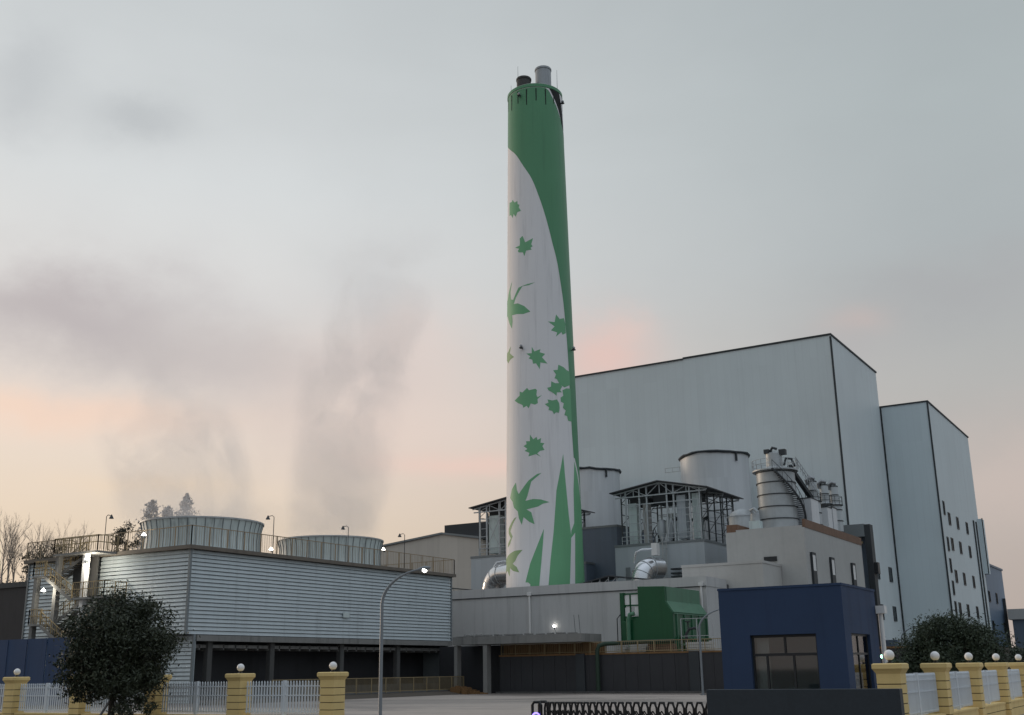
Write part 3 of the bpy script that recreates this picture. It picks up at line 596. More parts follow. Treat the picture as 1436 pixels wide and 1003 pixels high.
for i in range(ns):
    a = a0+(a1-a0)*i/(ns-1); z = 23.95-(23.95-17.4)*i/(ns-1)
    c, s_ = math.cos(a), math.sin(a); p0 = Vector((sx0+(sr+.05)*c, sy0+(sr+.05)*s_, z)); p1 = Vector((sx0+(sr+.8)*c, sy0+(sr+.8)*s_, z))
    st.beam(p0, p1, .3, .05)
    if i % 3 == 0: st.beam(p1, p1+Vector((0,0,1.0)), .04)
spir = lambda rr, dz: [(sx0+rr*math.cos(a0+(a1-a0)*i/20), sy0+rr*math.sin(a0+(a1-a0)*i/20), 23.95-(23.95-17.4)*i/20+dz) for i in range(21)]
st.tube(spir(sr+.8, 1.0), .035, 5).tube(spir(sr+.82, -.02), .13, 6).build('spiral_stair', M['darksteel'], SIL)
FIL = thing('small_filter', 'small hooded filter unit at the foot of the large silo', 'filter', (-42.1, 121.5, 16.4))
MB().box(-42.7, -41.5, 121.0, 122.1, 16.4, 17.9).build('body', M['panelg'], FIL)
MB().lathe(-42.1, 121.5, [(.55, 17.9), (.5, 18.7), (.3, 18.9)], 16, cap=(True, True)).tube([(-42.2, 121.3, 18.6), (-42.4, 121.0, 19.1), (-41.9, 120.7, 19.2), (-41.6, 120.8, 18.8)], .18, 8).build('hood', M['galv'], FIL, smooth=True)
TUB = thing('curved_tank', 'low curved steel tank left of the large silo', 'tank', (-44.6, 124, 16.4))
MB().lathe(-44.7, 124.6, [(1.6, 14), (1.6, 18.9), (1.2, 19.5), (.01, 19.9)], 32).build('shell', M['galv'], TUB, smooth=True)
MB().tube([(-44.7+1.75*math.cos(i*2*PI/24), 124.6+1.75*math.sin(i*2*PI/24), 18.9) for i in range(24)], .04, 5, closed=True).build('rail', M['galv'], TUB)
CON = thing('conveyor', 'dark inclined chute leading down from the large silo', 'conveyor', (-38, 129, 20))
MB().beam((-39.3, 126.6, 24.6), (-38.6, 132.0, 21.4), .5, .45).tube([(-39.6, 125.6, 24.6), (-39.4, 125.8, 25.4), (-38.9, 126.4, 25.4), (-38.8, 127, 24.6)], .14, 8).build('chute', M['darksteel'], CON)
railing([(-38.5, 126.6, 24.6), (-37.9, 132.0, 21.7)], 1.0, .7, 0, (1.0, .5), .05).build('handrail', M['galv'], CON)
SILS = (('small steel silo nearest the large silo with a hooded top', 132.4, .78, 21.0), ('small steel silo in the middle of the row of three', 137.2, .75, 21.2), ('small steel silo farthest along the row beside the portal', 141.6, .80, 21.6))
for lab, y, r_, z1 in SILS:
    t_ = thing('small_silo', lab, 'silo', (-38.5, y, 16.4), 'row of small silos')
    x = -38.5
    MB().lathe(x, y, [(r_, 16.4), (r_, z1), (r_*.8, z1+.3), (.5, z1+.4)], 32).build('shell', M['galv'], t_, smooth=True)
    for z in (18.2, 19.6, 21.0): MB().lathe(x, y, [(r_, z), (r_+.07, z), (r_+.07, z+.1), (r_, z+.1)], 32).build('hoop', M['darksteel'], t_, smooth=True)
    h_ = MB().lathe(x, y, [(.52, z1+.3), (.52, z1+2.5), (.42, z1+2.7), (.01, z1+2.85)], 24).build('filter_head', M['galv'], t_, smooth=True)
    MB().lathe(x, y, [(.52, z1+1.3), (.58, z1+1.3), (.58, z1+1.4), (.52, z1+1.4)], 24).build('band', M['darksteel'], h_, smooth=True)
    MB().lathe(x, y, [(.52, z1+2.4), (.57, z1+2.4), (.57, z1+2.5), (.5, z1+2.54)], 24).build('band', M['darksteel'], h_, smooth=True)
    MB().tube([(x-.45, y-.5, z1+2.0), (x-.5, y-.6, z1+2.6), (x-.1, y-.5, z1+2.95), (x+.45, y-.3, z1+2.75)], [.14, .24, .24, .2], 10).build('exhaust_hood', M['fluegrey'], h_, smooth=True)
    q = MB(); rr = r_+.15
    for i in range(10):
        a = 2*PI*i/10; q.beam((x+rr*math.cos(a), y+rr*math.sin(a), z1+.1), (x+rr*math.cos(a), y+rr*math.sin(a), z1+1.1), .045)
    for k in (.55, 1.1): q.tube([(x+rr*math.cos(2*PI*i/20), y+rr*math.sin(2*PI*i/20), z1+k) for i in range(20)], .028, 5, closed=True)
    q.lathe(x, y, [(r_*.7, z1), (rr+.05, z1), (rr+.05, z1+.1), (r_*.7, z1+.1)], 24); q.build('top_railing', M['darksteel'], t_)
for lab, y0, y1, x0, x1, z1 in (('pale sheet enclosure between the large silo and the small silos', 128.2, 131.2, -40.0, -37.6, 20.9), ('pale narrow enclosure between two of the small silos', 134.8, 136.6, -38.8, -37.6, 20.6), ('pale narrow enclosure before the last small silo', 137.0, 138.8, -38.8, -37.6, 20.8)):
    t_ = thing('sheet_enclosure', lab, 'enclosure', ((x0+x1)/2, y0, 16.4)); B(x0, x1, y0, y1, 16.4, z1).build('wall', M['tank'], t_); B(x0-.05, x1+.05, y0-.05, y1+.05, z1, z1+.12).build('roof', M['trim'], t_)

def duct(label, pts, r_, z_):
    t_ = thing('silver_duct', label, 'duct', pts[0]); n = len(pts)
    body = MB().tube(pts, r_, 28).build('elbow', M['chrome'], t_, smooth=True)
    for i in range(2, n-1, 3):
        p, q = Vector(pts[i]), Vector(pts[i+1]); d = (q-p).normalized(); MB().tube([p-d*.04, p+d*.04], r_+.05, 28).build('flange', M['galv'], t_)
    return t_
def bend(base, z0, zc, rad, ax, ay, tail):
    """upright pipe that bends over towards (ax, ay)"""
    pts = [(base[0], base[1], z0), (base[0], base[1], zc-.4)]
    for i in range(11):
        a = PI/2*i/10; u = rad*(1-math.cos(a)); pts.append((base[0]+ax*u, base[1]+ay*u, zc+rad*math.sin(a)))
    pts.append((base[0]+ax*(rad+tail), base[1]+ay*(rad+tail), zc+rad)); return pts
d1 = duct('silver elbow duct entering the left side of the chimney', bend((-75.95, 119.4), 7, 11.6, 2.0, .98, -.2, 1.8), 1.30, 0)
d2 = duct('silver elbow duct in front of the right grey block', bend((-55.6, 119.6), 7, 11.7, 1.7, .42, .90, 1.2), 1.25, 0)
MB().tube([(-56.2, 119, 13.9), (-55.9, 119, 15.1), (-55.2, 119.2, 15.4), (-53.9, 119.8, 15.4)], .12, 8).build('bypass_pipe', M['chrome'], d2, smooth=True)
av = MB().box(-54.2, -53.5, 119.6, 120.4, 14.7, 16.1).build('valve', M['white'], d2)
MB().tube([(-53.85, 120, 16.1), (-53.85, 120, 16.9)], .09, 8).tube([(-54.1, 120, 17.1), (-53.85, 120, 17.9), (-53.6, 120, 17.1), (-53.85, 120, 16.8)], .07, 6, closed=True).build('handwheel', M['darksteel'], av)
MB().tube([(-74.9, 118.2, 14.5), (-74.5, 118.2, 15.0), (-73.5, 118.3, 15.1), (-72.4, 118.3, 14.9)], .13, 8).build('bypass_pipe', M['chrome'], d1, smooth=True)

def canopy(label, x0, xa, x1, y0, y1, z0, za, z1):
    t_ = thing('truss_canopy', label, 'canopy', (xa, y0, z0))
    MB().prism([(x0, z0), (xa, za), (x1, z1), (x1, z1-.1), (xa, za-.12), (x0, z0-.1)], 'y', y0-.3, y1).build('roof', M['trim'], t_)
    q = MB().beam((x0+.2, y0, z0-.45), (x1-.2, y0, z1-.45), .08); n = 9
    for i in range(n):
        f = i/(n-1); x = x0+.3+(x1-x0-.6)*f; zt = (z0+(za-z0)*(x-x0)/(xa-x0)) if x < xa else (za+(z1-za)*(x-xa)/(x1-xa))
        q.beam((x, y0, z0-.45+(z1-z0)*f), (x, y0, zt-.1), .07)
        if i < n-1: q.beam((x, y0, z0-.45+(z1-z0)*f), (x+(x1-x0-.6)/(n-1), y0, zt-.12), .05)
    q.build('truss', M['galv'], t_)
    for x in (x0+.6, xa, x1-.6): B(x-.06, x+.06, y0, y0+.12, 9.0, z0-.35).build('post', M['galv'], t_)
canopy('low trussed canopy on the roof right of the chimney', -59.6, -56.0, -50.6, 112.2, 114.6, 11.35, 12.05, 11.35)
canopy('low trussed canopy on the roof left of the chimney', -84, -80.0, -75.0, 113, 116, 11.55, 12.1, 11.5)
VP = thing('roof_vent', 'small upright roof vent left of the silver elbow', 'vent', (-79.9, 113.6, 10.35))
MB().lathe(-79.4, 112.6, [(.45, 10.4), (.45, 12.6), (.3, 12.9), (.3, 13.4)], 16, cap=(True, True)).build('body', M['galv'], VP, smooth=True)
MB().box(-80.15, -79.9, 112.4, 112.8, 11.8, 12.5).box(-78.9, -78.6, 112.4, 112.8, 10.8, 12.3).build('valve', M['darksteel'], VP)

# ------------------------------------------------------------------ cooling tower
CT = thing('cooling_tower', 'long louvred cooling tower with two round fan stacks on its roof', 'cooling tower', (-77, 80, 0))
X1, X0, Y0, Y1, ZB, ZT2 = -67.0, -86.8, 61.6, 97.4, 5.1, 11.55
def slats(n, z0, z1, d=.10):
    """profile of overlapping louvre blades (offset outwards, height)"""
    h = (z1-z0)/n; p = []
    for i in range(n): p += [(d, z0+i*h), (d*.9, z0+i*h+.12*h), (.02, z0+i*h+.80*h), (-.13, z0+i*h+.83*h), (-.13, z0+i*h+h)]
    p.append((.0, z1)); return p
pr = slats(21, ZB, ZT2)
def louvre_x(X, ya, yb, prof):
    poly = [(X-.35, prof[0][1])]+[(X-.1+o_, z) for o_, z in prof]+[(X-.35, prof[-1][1])]
    return MB().prism(poly, 'y', ya, yb)
def louvre_y(Y, xa, xb, prof):
    poly = [(Y+.35, prof[0][1])]+[(Y+.1-o_, z) for o_, z in prof]+[(Y+.35, prof[-1][1])]
    n = len(poly); vs = [(xa, u, v) for u, v in poly]+[(xb, u, v) for u, v in poly]
    return MB().add(vs, [tuple(range(n-1,-1,-1)), tuple(range(n, 2*n))]+[(i, (i+1) % n, n+(i+1) % n, n+i) for i in range(n)])
louvre_x(X1, Y0+.12, Y1-.1, pr).build('louvre_wall', M['louvre'], CT)
louvre_y(Y0, X0+.12, X1-.12, pr).build('louvre_wall', M['louvre'], CT)
louvre_y(62.45, X0+.12, X1-.12, slats(17, -.1, ZB-.03)).build('louvre_wall', M['louvre'], CT)
for q_ in ((X1-.14, X1+.05, Y0-.05, Y0+.14, ZB-.02, ZT2), (X1-.14, X1+.05, Y1-.12, Y1+.05, ZB-.02, ZT2), (X0-.05, X0+.14, Y0-.05, Y0+.14, ZB, ZT2), (X1-.12, X1+.03, 62.4, 62.62, 0, ZB-.03)): B(*q_).build('corner_flashing', M['corner'], CT)
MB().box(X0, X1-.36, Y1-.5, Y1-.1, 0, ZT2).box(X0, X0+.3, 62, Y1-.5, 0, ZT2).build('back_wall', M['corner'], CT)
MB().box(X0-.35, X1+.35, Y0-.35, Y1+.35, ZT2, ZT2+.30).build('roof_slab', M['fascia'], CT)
MB().box(X0, X1-.4, Y0+.4, Y1-.5, ZT2-.3, ZT2-.01).box(X1-3.6, X1-3.2, 62.9, Y1-.5, 0, ZB).box(X0+.3, X1-.4, Y0+.5, Y1-.5, ZB+.2, ZB+.5).build('inner_wall', M['retain'], CT)  # near-black colour puts in the shade of the void under the louvres
lb = MB().box(X1-.32, X1+.06, 62.75, Y1+.05, ZB-.50, ZB-.05).box(X1-.9, X1-.6, 62.75, Y1, ZB-1.0, ZB-.75)
for i in range(27): lb.box(X1-3.1, X1-.6, 63.6+i*1.28, 63.72+i*1.28, ZB-1.15, ZB-.72)
lb.build('edge_beam', M['concrete'], CT)
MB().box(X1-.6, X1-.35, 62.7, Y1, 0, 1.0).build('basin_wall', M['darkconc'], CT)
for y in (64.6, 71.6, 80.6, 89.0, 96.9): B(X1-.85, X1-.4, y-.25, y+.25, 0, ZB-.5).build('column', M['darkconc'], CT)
RZ = ZT2+.30
railing([(X0-.2, Y0-.2, RZ), (X1+.2, Y0-.2, RZ), (X1+.2, Y1+.2, RZ), (X0, Y1+.2, RZ)], 1.5, 1.9, .26, (1.0,), .06, .020).build('roof_railing', M['rust'], CT)
for y, m_ in ((72.2, 'frp'), (90.0, 'frp')):
    fs = MB().lathe(-77.2, y, [(5.34, RZ), (5.2, RZ+.9), (5.16, RZ+1.8), (5.24, RZ+2.7), (5.42, RZ+3.45), (5.36, RZ+3.45), (5.1, RZ+2.0), (5.1, RZ)], 96).build('fan_stack', M[m_], CT, smooth=True)
    MB().lathe(-77.2, y, [(5.42, RZ+3.36), (5.50, RZ+3.36), (5.50, RZ+3.5), (5.36, RZ+3.5)], 96).build('stack_rim', M['galv'], fs, smooth=True)
    rb = MB()
    for i in range(44):
        a = 2*PI*i/44; c, s_ = math.cos(a), math.sin(a)
        rb.tube([(-77.2+(r_+.02)*c, y+(r_+.02)*s_, RZ+z) for r_, z in ((5.34,0),(5.2,.9),(5.16,1.8),(5.24,2.7),(5.42,3.42))], .05 if i % 2 else .035, 4)
    rb.build('stack_rib', M['corner'], fs)
    bl_ = MB(); bl_.lathe(-77.2, y, [(.6, RZ+1.0), (.6, RZ+1.6), (.01, RZ+1.7)], 16)
    for i in range(6): a = i*PI/3; bl_.beam((-77.2+.5*math.cos(a), y+.5*math.sin(a), RZ+1.3), (-77.2+4.7*math.cos(a), y+4.7*math.sin(a), RZ+1.4), .6, .08)
    bl_.build('fan', M['darksteel'], fs)
# outside stair on the short side
ST_Y = 60.2
for q_ in ((-80.6, -75.2, ST_Y-.9, Y0-.36, RZ-.22, RZ-.05), (-77.8, -74.0, ST_Y-.9, Y0-.06, 8.0, 8.16), (-83.0, -81.4, ST_Y-.9, Y0-.06, 10.0, 10.14), (-83.0, -81.4, ST_Y-.9, Y0-.06, 6.1, 6.24), (-77.8, -74.4, ST_Y-.9, 62.3, 4.1, 4.26)): B(*q_).build('landing', M['concrete'], CT)

for (xa, za, xb, zb, y) in ((-77.8, RZ-.1, -81.4, 10.1, ST_Y+.55), (-81.4, 10.1, -77.8, 8.1, ST_Y-.45), (-77.8, 8.1, -81.4, 6.2, ST_Y+.55), (-81.4, 6.2, -77.8, 4.2, ST_Y-.45), (-77.8, 4.2, -81.4, 2.2, ST_Y+.55)):
    f = MB(); n = 11
    for i in range(n):
        u = (i+.5)/n; x = xa+(xb-xa)*u; z = za+(zb-za)*(i+1)/n; f.box(x-.17, x+.17, y-.42, y+.42, z-.02, z+.05)
    for yy in (y-.44, y+.44): f.beam((xa, yy, za-.12), (xb, yy, zb-.12), .06, .26)
    fl = f.build('stair_flight', M['concrete'], CT)
    railing([(xa, y-.46, za), (xb, y-.46, zb)], 1.0, .9, .3, (1.0, .55), .05, .025).build('handrail', M['yellowrail'], fl)
for path in ([(-80.6, ST_Y-.85, RZ), (-75.2, ST_Y-.85, RZ), (-75.2, Y0-.3, RZ)], [(-77.8, ST_Y-.85, 8.16), (-74.0, ST_Y-.85, 8.16), (-74.0, Y0-.1, 8.16)], [(-81.4, ST_Y-.85, 10.14), (-83.0, ST_Y-.85, 10.14), (-83.0, Y0-.1, 10.14)], [(-81.4, ST_Y-.85, 6.24), (-83.0, ST_Y-.85, 6.24), (-83.0, Y0-.1, 6.24)], [(-80.6, ST_Y-.85, RZ), (-80.6, Y0-.3, RZ)]):
    q = railing(path, 1.2, 1.2, .25, (1.0, .55), .06, .025); q.build('stair_railing', M['yellowrail'], CT)
for x, z1 in ((-77.0, RZ-.22), (-80.4, RZ-.22), (-83.0, 10.0)): B(x-.2, x+.2, ST_Y-.6, ST_Y-.2, 0, z1).build('stair_column', M['white'] if x == -77.0 else M['concrete'], CT)
B(-80.2, -77.2, ST_Y+.9, ST_Y+1.0, 8.4, RZ-.22).build('dark_screen', M['darkconc'], CT)
MB().box(-71.9, -71.3, Y0-.12, Y0-.02, 9.2, 10.6)
for p_, s_ in (((-71.7, 60.9, 12.95), .15), ((-81.2, ST_Y-1.05, 8.95), .15), ((X1+.15, 70.3, 12.25), .14), ((X1+.1, 85.7, 13.5), .14), ((-76.62, ST_Y-.75, 11.2), .10)):
    l_ = MB().box(p_[0]-.04, p_[0]+.04, p_[1]-.02, p_[1]+.2, p_[2]-.3, p_[2]-.05).build('floodlight', M['darksteel'], CT)
    MB().lathe(p_[0], p_[1], [(.02, p_[2]+s_), (s_*1.3, p_[2]-s_*.6), (.02, p_[2]-s_*.6)], 12).build('lit_lens', M['lampon'], l_)
# a lit lamp under the stair head, the one that brightens its white column
pl = bpy.data.lights.new('stair_lamp', 'POINT'); pl.energy = 260; pl.color = (1, .93, .78); pl.shadow_soft_size = .12
po = bpy.data.objects.new('stair_lamp', pl); COL.objects.link(po); po.location = (-75.9, ST_Y-1.0, 10.9)
pl2 = pl.copy(); pl2.energy = 120; po2 = bpy.data.objects.new('stair_lamp', pl2); COL.objects.link(po2); po2.location = (-80.7, ST_Y-1.35, 8.85)
# camera poles along the roof edge
for lab, x, y, h_, dr in (('thin lamp pole on the short side of the cooling tower roof', -77.0, 61.4, 3.0, 1), ('thin lamp pole between the two fan stacks', -66.85, 70.5, 3.1, -1), ('thin lamp pole in front of the second fan stack', -66.85, 80.35, 3.2, -1), ('thin lamp pole near the far end of the cooling tower roof', -66.85, 89.0, 3.3, -1)):
    t_ = thing('lamp_pole', lab, 'lamp pole', (x, y, RZ), 'lamp poles on the cooling tower roof')
    ex = .62*dr if x < -70 else -.30; ey = 0 if x < -70 else -.42
    MB().tube([(x, y, RZ), (x, y, RZ+h_), (x+ex*.3, y+ey*.3, RZ+h_+.12), (x+ex, y+ey, RZ+h_+.02)], .032, 6).build('pole', M['darksteel'], t_)
    MB().lathe(x+ex, y+ey, [(.03, RZ+h_+.12), (.2, RZ+h_-.22), (.03, RZ+h_-.22)], 12).build('lamp_shade', M['darksteel'], t_)
SG = tag(B(-66.93, -66.87, 80.0, 80.9, 6.9, 7.35).build('small_plate', M['frp']), 'small pale plate fixed to the louvred wall', 'plate')

# ------------------------------------------------------------------ steam
def steam(label, x, y, z0, h, r0, r1, drift, dens, seed, lean=0.):
    t_ = MB(); n = 20; prof = []
    cx = lambda u: x+drift[0]*u+2.0*math.sin(u*5+seed)*u; cy = lambda u: y+drift[1]*u+1.5*math.sin(u*4+2*seed)*u
    rad = lambda u: r0+(r1-r0)*u**.8
    vs = []; fs = []; m_ = 28
    for i in range(n+1):
        u = i/n
        vs += [(cx(u)+rad(u)*1.08*math.cos(2*PI*j/m_), cy(u)+rad(u)*1.08*math.sin(2*PI*j/m_), z0+h*u) for j in range(m_)]
    for i in range(n): fs += [(i*m_+j, i*m_+(j+1) % m_, (i+1)*m_+(j+1) % m_, (i+1)*m_+j) for j in range(m_)]
    fs += [tuple(range(m_-1,-1,-1)), tuple(n*m_+j for j in range(m_))]
    m = bpy.data.materials.new('steam'); m.use_nodes = True; tr = m.node_tree; tr.nodes.clear(); q = G(tr)
    o = q.n('ShaderNodeOutputMaterial'); pv = q.n('ShaderNodeVolumePrincipled'); tr.links.new(pv.outputs[0], o.inputs['Volume'])
    pv.inputs['Color'].default_value = (.95,.925,.93,1)
    pos = q.n('ShaderNodeNewGeometry').outputs['Position']; sp = q.n('ShaderNodeSeparateXYZ'); tr.links.new(pos, sp.inputs[0])
    u = q.m('DIVIDE', q.m('SUBTRACT', sp.outputs[2], z0), h, clamp=True)
    ex = q.m('ADD', x, q.m('ADD', q.m('MULTIPLY', u, drift[0]), q.m('MULTIPLY', q.m('MULTIPLY', q.m('SINE', q.m('ADD', q.m('MULTIPLY', u, 5), seed)), 2.0), u)))
    ey = q.m('ADD', y, q.m('ADD', q.m('MULTIPLY', u, drift[1]), q.m('MULTIPLY', q.m('MULTIPLY', q.m('SINE', q.m('ADD', q.m('MULTIPLY', u, 4), 2*seed)), 1.5), u)))
    rr_ = q.m('ADD', r0, q.m('MULTIPLY', q.m('POWER', u, .8), r1-r0))
    ax = q.m('SUBTRACT', sp.outputs[0], ex); ay = q.m('SUBTRACT', sp.outputs[1], ey)
    d = q.m('DIVIDE', q.m('SQRT', q.m('ADD', q.m('MULTIPLY', ax, ax), q.m('MULTIPLY', ay, ay))), rr_)
    mp = q.n('ShaderNodeMapping'); tr.links.new(pos, mp.inputs[0]); mp.inputs['Scale'].default_value = (1, 1, .95); mp.inputs['Location'].default_value = (seed*7, seed*3, 0)
    nz = q.noise(mp.outputs[0], .13, 5, .58, dist=.7)
    body = q.step(q.m('SUBTRACT', q.m('ADD', q.m('MULTIPLY', q.m('SUBTRACT', nz, .5), 7.5), q.m('ADD', .62, q.m('MULTIPLY', q.m('POWER', q.m('SUBTRACT', 1, u), 3), .9))), q.m('MULTIPLY', d, .80)), .0, .8)
    fade = q.m('MULTIPLY', q.m('SUBTRACT', 1, q.step(u, .35, 1.0)), q.m('MULTIPLY', q.step(u, -.02, .04), q.m('SUBTRACT', 1, q.step(d, .7, 1.0))))
    tr.links.new(q.m('MULTIPLY', q.m('MULTIPLY', q.m('MULTIPLY', body, fade), q.m('SUBTRACT', 1, q.m('MULTIPLY', u, .6))), dens), pv.inputs['Density'])
    pv.inputs['Anisotropy'].default_value = .2
    return tag(MB().add(vs, fs).build('steam_plume', m), label, 'steam', kind='stuff')
steam('faint steam rising from the near fan stack', -78.0, 71.2, 15.0, 22, 7.0, 8.5, (-5.0, -2.0), .075, 1.2)
steam('tall grey steam column rising from the far fan stack', -77.2, 90.0, 15.2, 44, 5.6, 9.0, (2.0, 8.0), .088, 2.6)
steam('low drifting steam between the two fan stacks', -84.0, 82.0, 13, 22, 6.0, 9.0, (-2, 2), .036, 4.1)

# ------------------------------------------------------------------ left background
HB = thing('hoarding', 'blue sheet hoarding at the left behind the picket fence', 'hoarding', (-82, 57, 0))
hp = MB()
for i in range(22): hp.box(-100+i*1.2, -98.84+i*1.2, 57.0+.05*(i % 2), 57.06+.05*(i % 2), 0, 4.98)
hp.build('panel', M['bluesheet'], HB)
q = MB()
for i in range(9): q.box(-100+i*3.2, -99.9+i*3.2, 57.12, 57.24, 0, 4.9)
q.box(-100, -73.9, 57.12, 57.2, 4.6, 4.7); q.build('frame', M['darksteel'], HB)
RW = thing('long_wall', 'long dark wall below the scrub at the far left', 'wall', (-130, 99, 0))
B(-215, -96, 98.5, 99, 0, 14.2).build('wall', M['retain'], RW); B(-215, -96, 98.3, 99.2, 14.2, 14.9).build('coping', M['darkconc'], RW)

def leaves(center, rad, nl, size, m_, clumps=120, seed=1, flat=.0, cs=.22, squash=None):
    rn = random.Random(seed); mb = MB(); cl = []
    for i in range(clumps):
        while True:
            v = Vector((rn.uniform(-1, 1), rn.uniform(-1, 1), rn.uniform(-1, 1)))
            if .12 < v.length < 1 and (v.length > .55 or rn.random() < .35): break
        k = 1+rn.uniform(-.16, .16)
        cl.append((Vector((v.x*rad[0]*k, v.y*rad[1]*k, v.z*rad[2]*k*(1 if v.z > 0 else (squash or 1)))), rn.uniform(.7, 1.3)))
    mr = sum(rad)/3
    vs, fs = [], []
    for i in range(nl):
        c, s_ = cl[i % clumps]
        p = Vector((rn.gauss(0, 1), rn.gauss(0, 1), rn.gauss(0, .8)))*mr*cs*.55*s_ + c + Vector(center)
        nrm = Vector((rn.gauss(0, 1), rn.gauss(0, 1), rn.gauss(.5, 1))).normalized()
        a = nrm.orthogonal().normalized(); a.rotate(Matrix.Rotation(rn.uniform(0, 2*PI), 3, nrm)); b = nrm.cross(a)
        L = size*rn.uniform(.7, 1.35); w = L*rn.uniform(.32, .48)
        o = len(vs); vs += [p-a*L*.5, p+b*w*.5+nrm*L*.08, p+a*L*.5, p-b*w*.5+nrm*L*.08]; fs.append((o, o+1, o+2, o+3))
    return mb.add(vs, fs)
def limbs(mb, p, d, L, r, lev, rn, spread=.55, kids=3, n=5, up=.25):
    q = p+d*L*.5+Vector((rn.uniform(-.06, .06), rn.uniform(-.06, .06), 0))*L; e = p+d*L
    mb.tube([p, q, e], [r, r*.82, r*.62], n)
    if lev == 0: return
    for i in range(kids):
        v = Vector((rn.gauss(0, 1), rn.gauss(0, 1), rn.gauss(0, .6))); v = (v-d*v.dot(d)).normalized()
        nd = (d+v*spread*rn.uniform(.6, 1.4)+Vector((0,0,up))).normalized(); k = rn.uniform(.45, 1.0)
        limbs(mb, p.lerp(e, k), nd, L*rn.uniform(.55, .82), r*.55, lev-1, rn, spread, kids, n if lev > 2 else 3, up)
scr = MB(); rn = random.Random(5)
for i in range(46):
    c = (rn.uniform(-195, -108), rn.uniform(104, 126), 0); z = 18.5*(1-((c[0]+330)/225)**5 if c[0] > -330 else 1)
    q = leaves((c[0], c[1], max(14.5, z)+rn.uniform(.2, 1.2)), (2.6, 2.6, 1.7), 260, .38, None, 16, i); scr.add(q.v, q.f)
tag(scr.build('hillside_scrub', M['scrub']), 'dark scrub growing along the top of the rise at the far left', 'scrub', kind='stuff')
bare_spots = [(0, 0, 9.2, ''), (0, 0, 7.4, ''), (0, 0, 6.2, ''), (0, 0, 7.8, ''), (0, 0, 6.8, ''), (0, 0, 9.0, ''), (0, 0, 7.2, ''), (0, 0, 6.4, ''), (0, 0, 5.0, ''), (0, 0, 8.4, ''), (0, 0, 6.0, '')]
BL = ['tallest leafless tree at the left edge of the photo', 'leafless tree second from the left edge', 'short leafless tree third from the left edge', 'leafless tree with spread branches midway along the dark wall', 'leafless tree just left of the tall slender one', 'tall slender leafless tree left of the stair head', 'leafless tree behind the left end of the stair head railing', 'leafless tree behind the middle of the stair head railing', 'smallest leafless tree beside the roof lamp pole', 'leafless tree crossing the tallest one at the left edge', 'low leafless tree between two taller ones above the dark wall']
BX = [(-149.88, 101.87), (-153.83, 106.58), (-157.57, 111.42), (-145.52, 104.55), (-149.4, 109.3), (-153.17, 114.12), (-141.24, 107.17), (-144.96, 112.02), (-148.58, 116.93), (-149.08, 102.36), (-150.14, 108.85)]
for i, ((px_, D_, h_, _), lab, (x, y)) in enumerate(zip(bare_spots, BL, BX)):
    rn = random.Random(40+i); z0 = 15.6
    t_ = thing('bare_tree', lab, 'tree', (x, y, z0), 'leafless trees on the rise')
    MB().tube([(x, y, 8), (x+.1, y, z0), (x+.15, y, z0+h_*.35)], [.2, .15, .10], 6).build('trunk', M['paletwig'], t_)
    br = MB()
    for k in range(8):
        a = rn.uniform(0, 2*PI); limbs(br, Vector((x+.1, y, z0+h_*(.02+.32*k/5))), Vector((.42*math.cos(a), .42*math.sin(a), 1)).normalized(), h_*.34, .055, 3, rn, .42, 3, 4, .25)
    br.build('branches', M['paletwig'], t_)
for i, (x, y, h_, lab) in enumerate([(-119.2, 102.3, 7.4, 'dim conifer in the steam left of the other two'), (-117.9, 104.0, 6.6, 'dim broad conifer showing above the near fan stack'), (-115.4, 104.8, 8.2, 'dim pointed conifer, tallest above the near fan stack')]):
    t_ = thing('conifer', lab, 'tree', (x, y, 14.5), 'conifers behind the near fan stack'); z0 = 17.3
    MB().tube([(x, y, 8), (x, y, z0+h_*.95)], [.22, .03], 6).build('trunk', M['bark'], t_)
    q = MB(); rn = random.Random(70+i)
    for k in range(26):
        u = k/25; rr_ = (1-u)**.5*2.5*rn.uniform(.55, 1.15)+.12
        w = leaves((x, y, z0+h_*u), (rr_, rr_, .32), 110, .36, None, 12, k+100*i, cs=.5); q.add(w.v, w.f)
    q.build('crown', M['conifer'], t_)
t_ = thing('leafy_tree', 'dark leafy tree against the left side of the near fan stack', 'tree', (-91.6, 75.6, 0))
MB().tube([(-91.6, 75.6, 0), (-91.6, 75.6, 15)], [.3, .12], 8).build('trunk', M['bark'], t_)
q = leaves((-91.6, 75.6, 14.3), (1.25, 1.25, 2.6), 2600, .26, None, 50, 9); q.build('crown', M['scrub'], t_)
t_ = thing('roof_shrub', 'dry brown shrub behind the railing of the stair head', 'shrub', (-90, 66, 0))
MB().tube([(-90, 66, 0), (-90, 66, 12)], [.15, .05], 6).build('trunk', M['bark'], t_)
leaves((-90, 66, 12.2), (2.2, 2.2, 1.5), 1500, .26, None, 40, 12).build('crown', M['scrub'], t_)

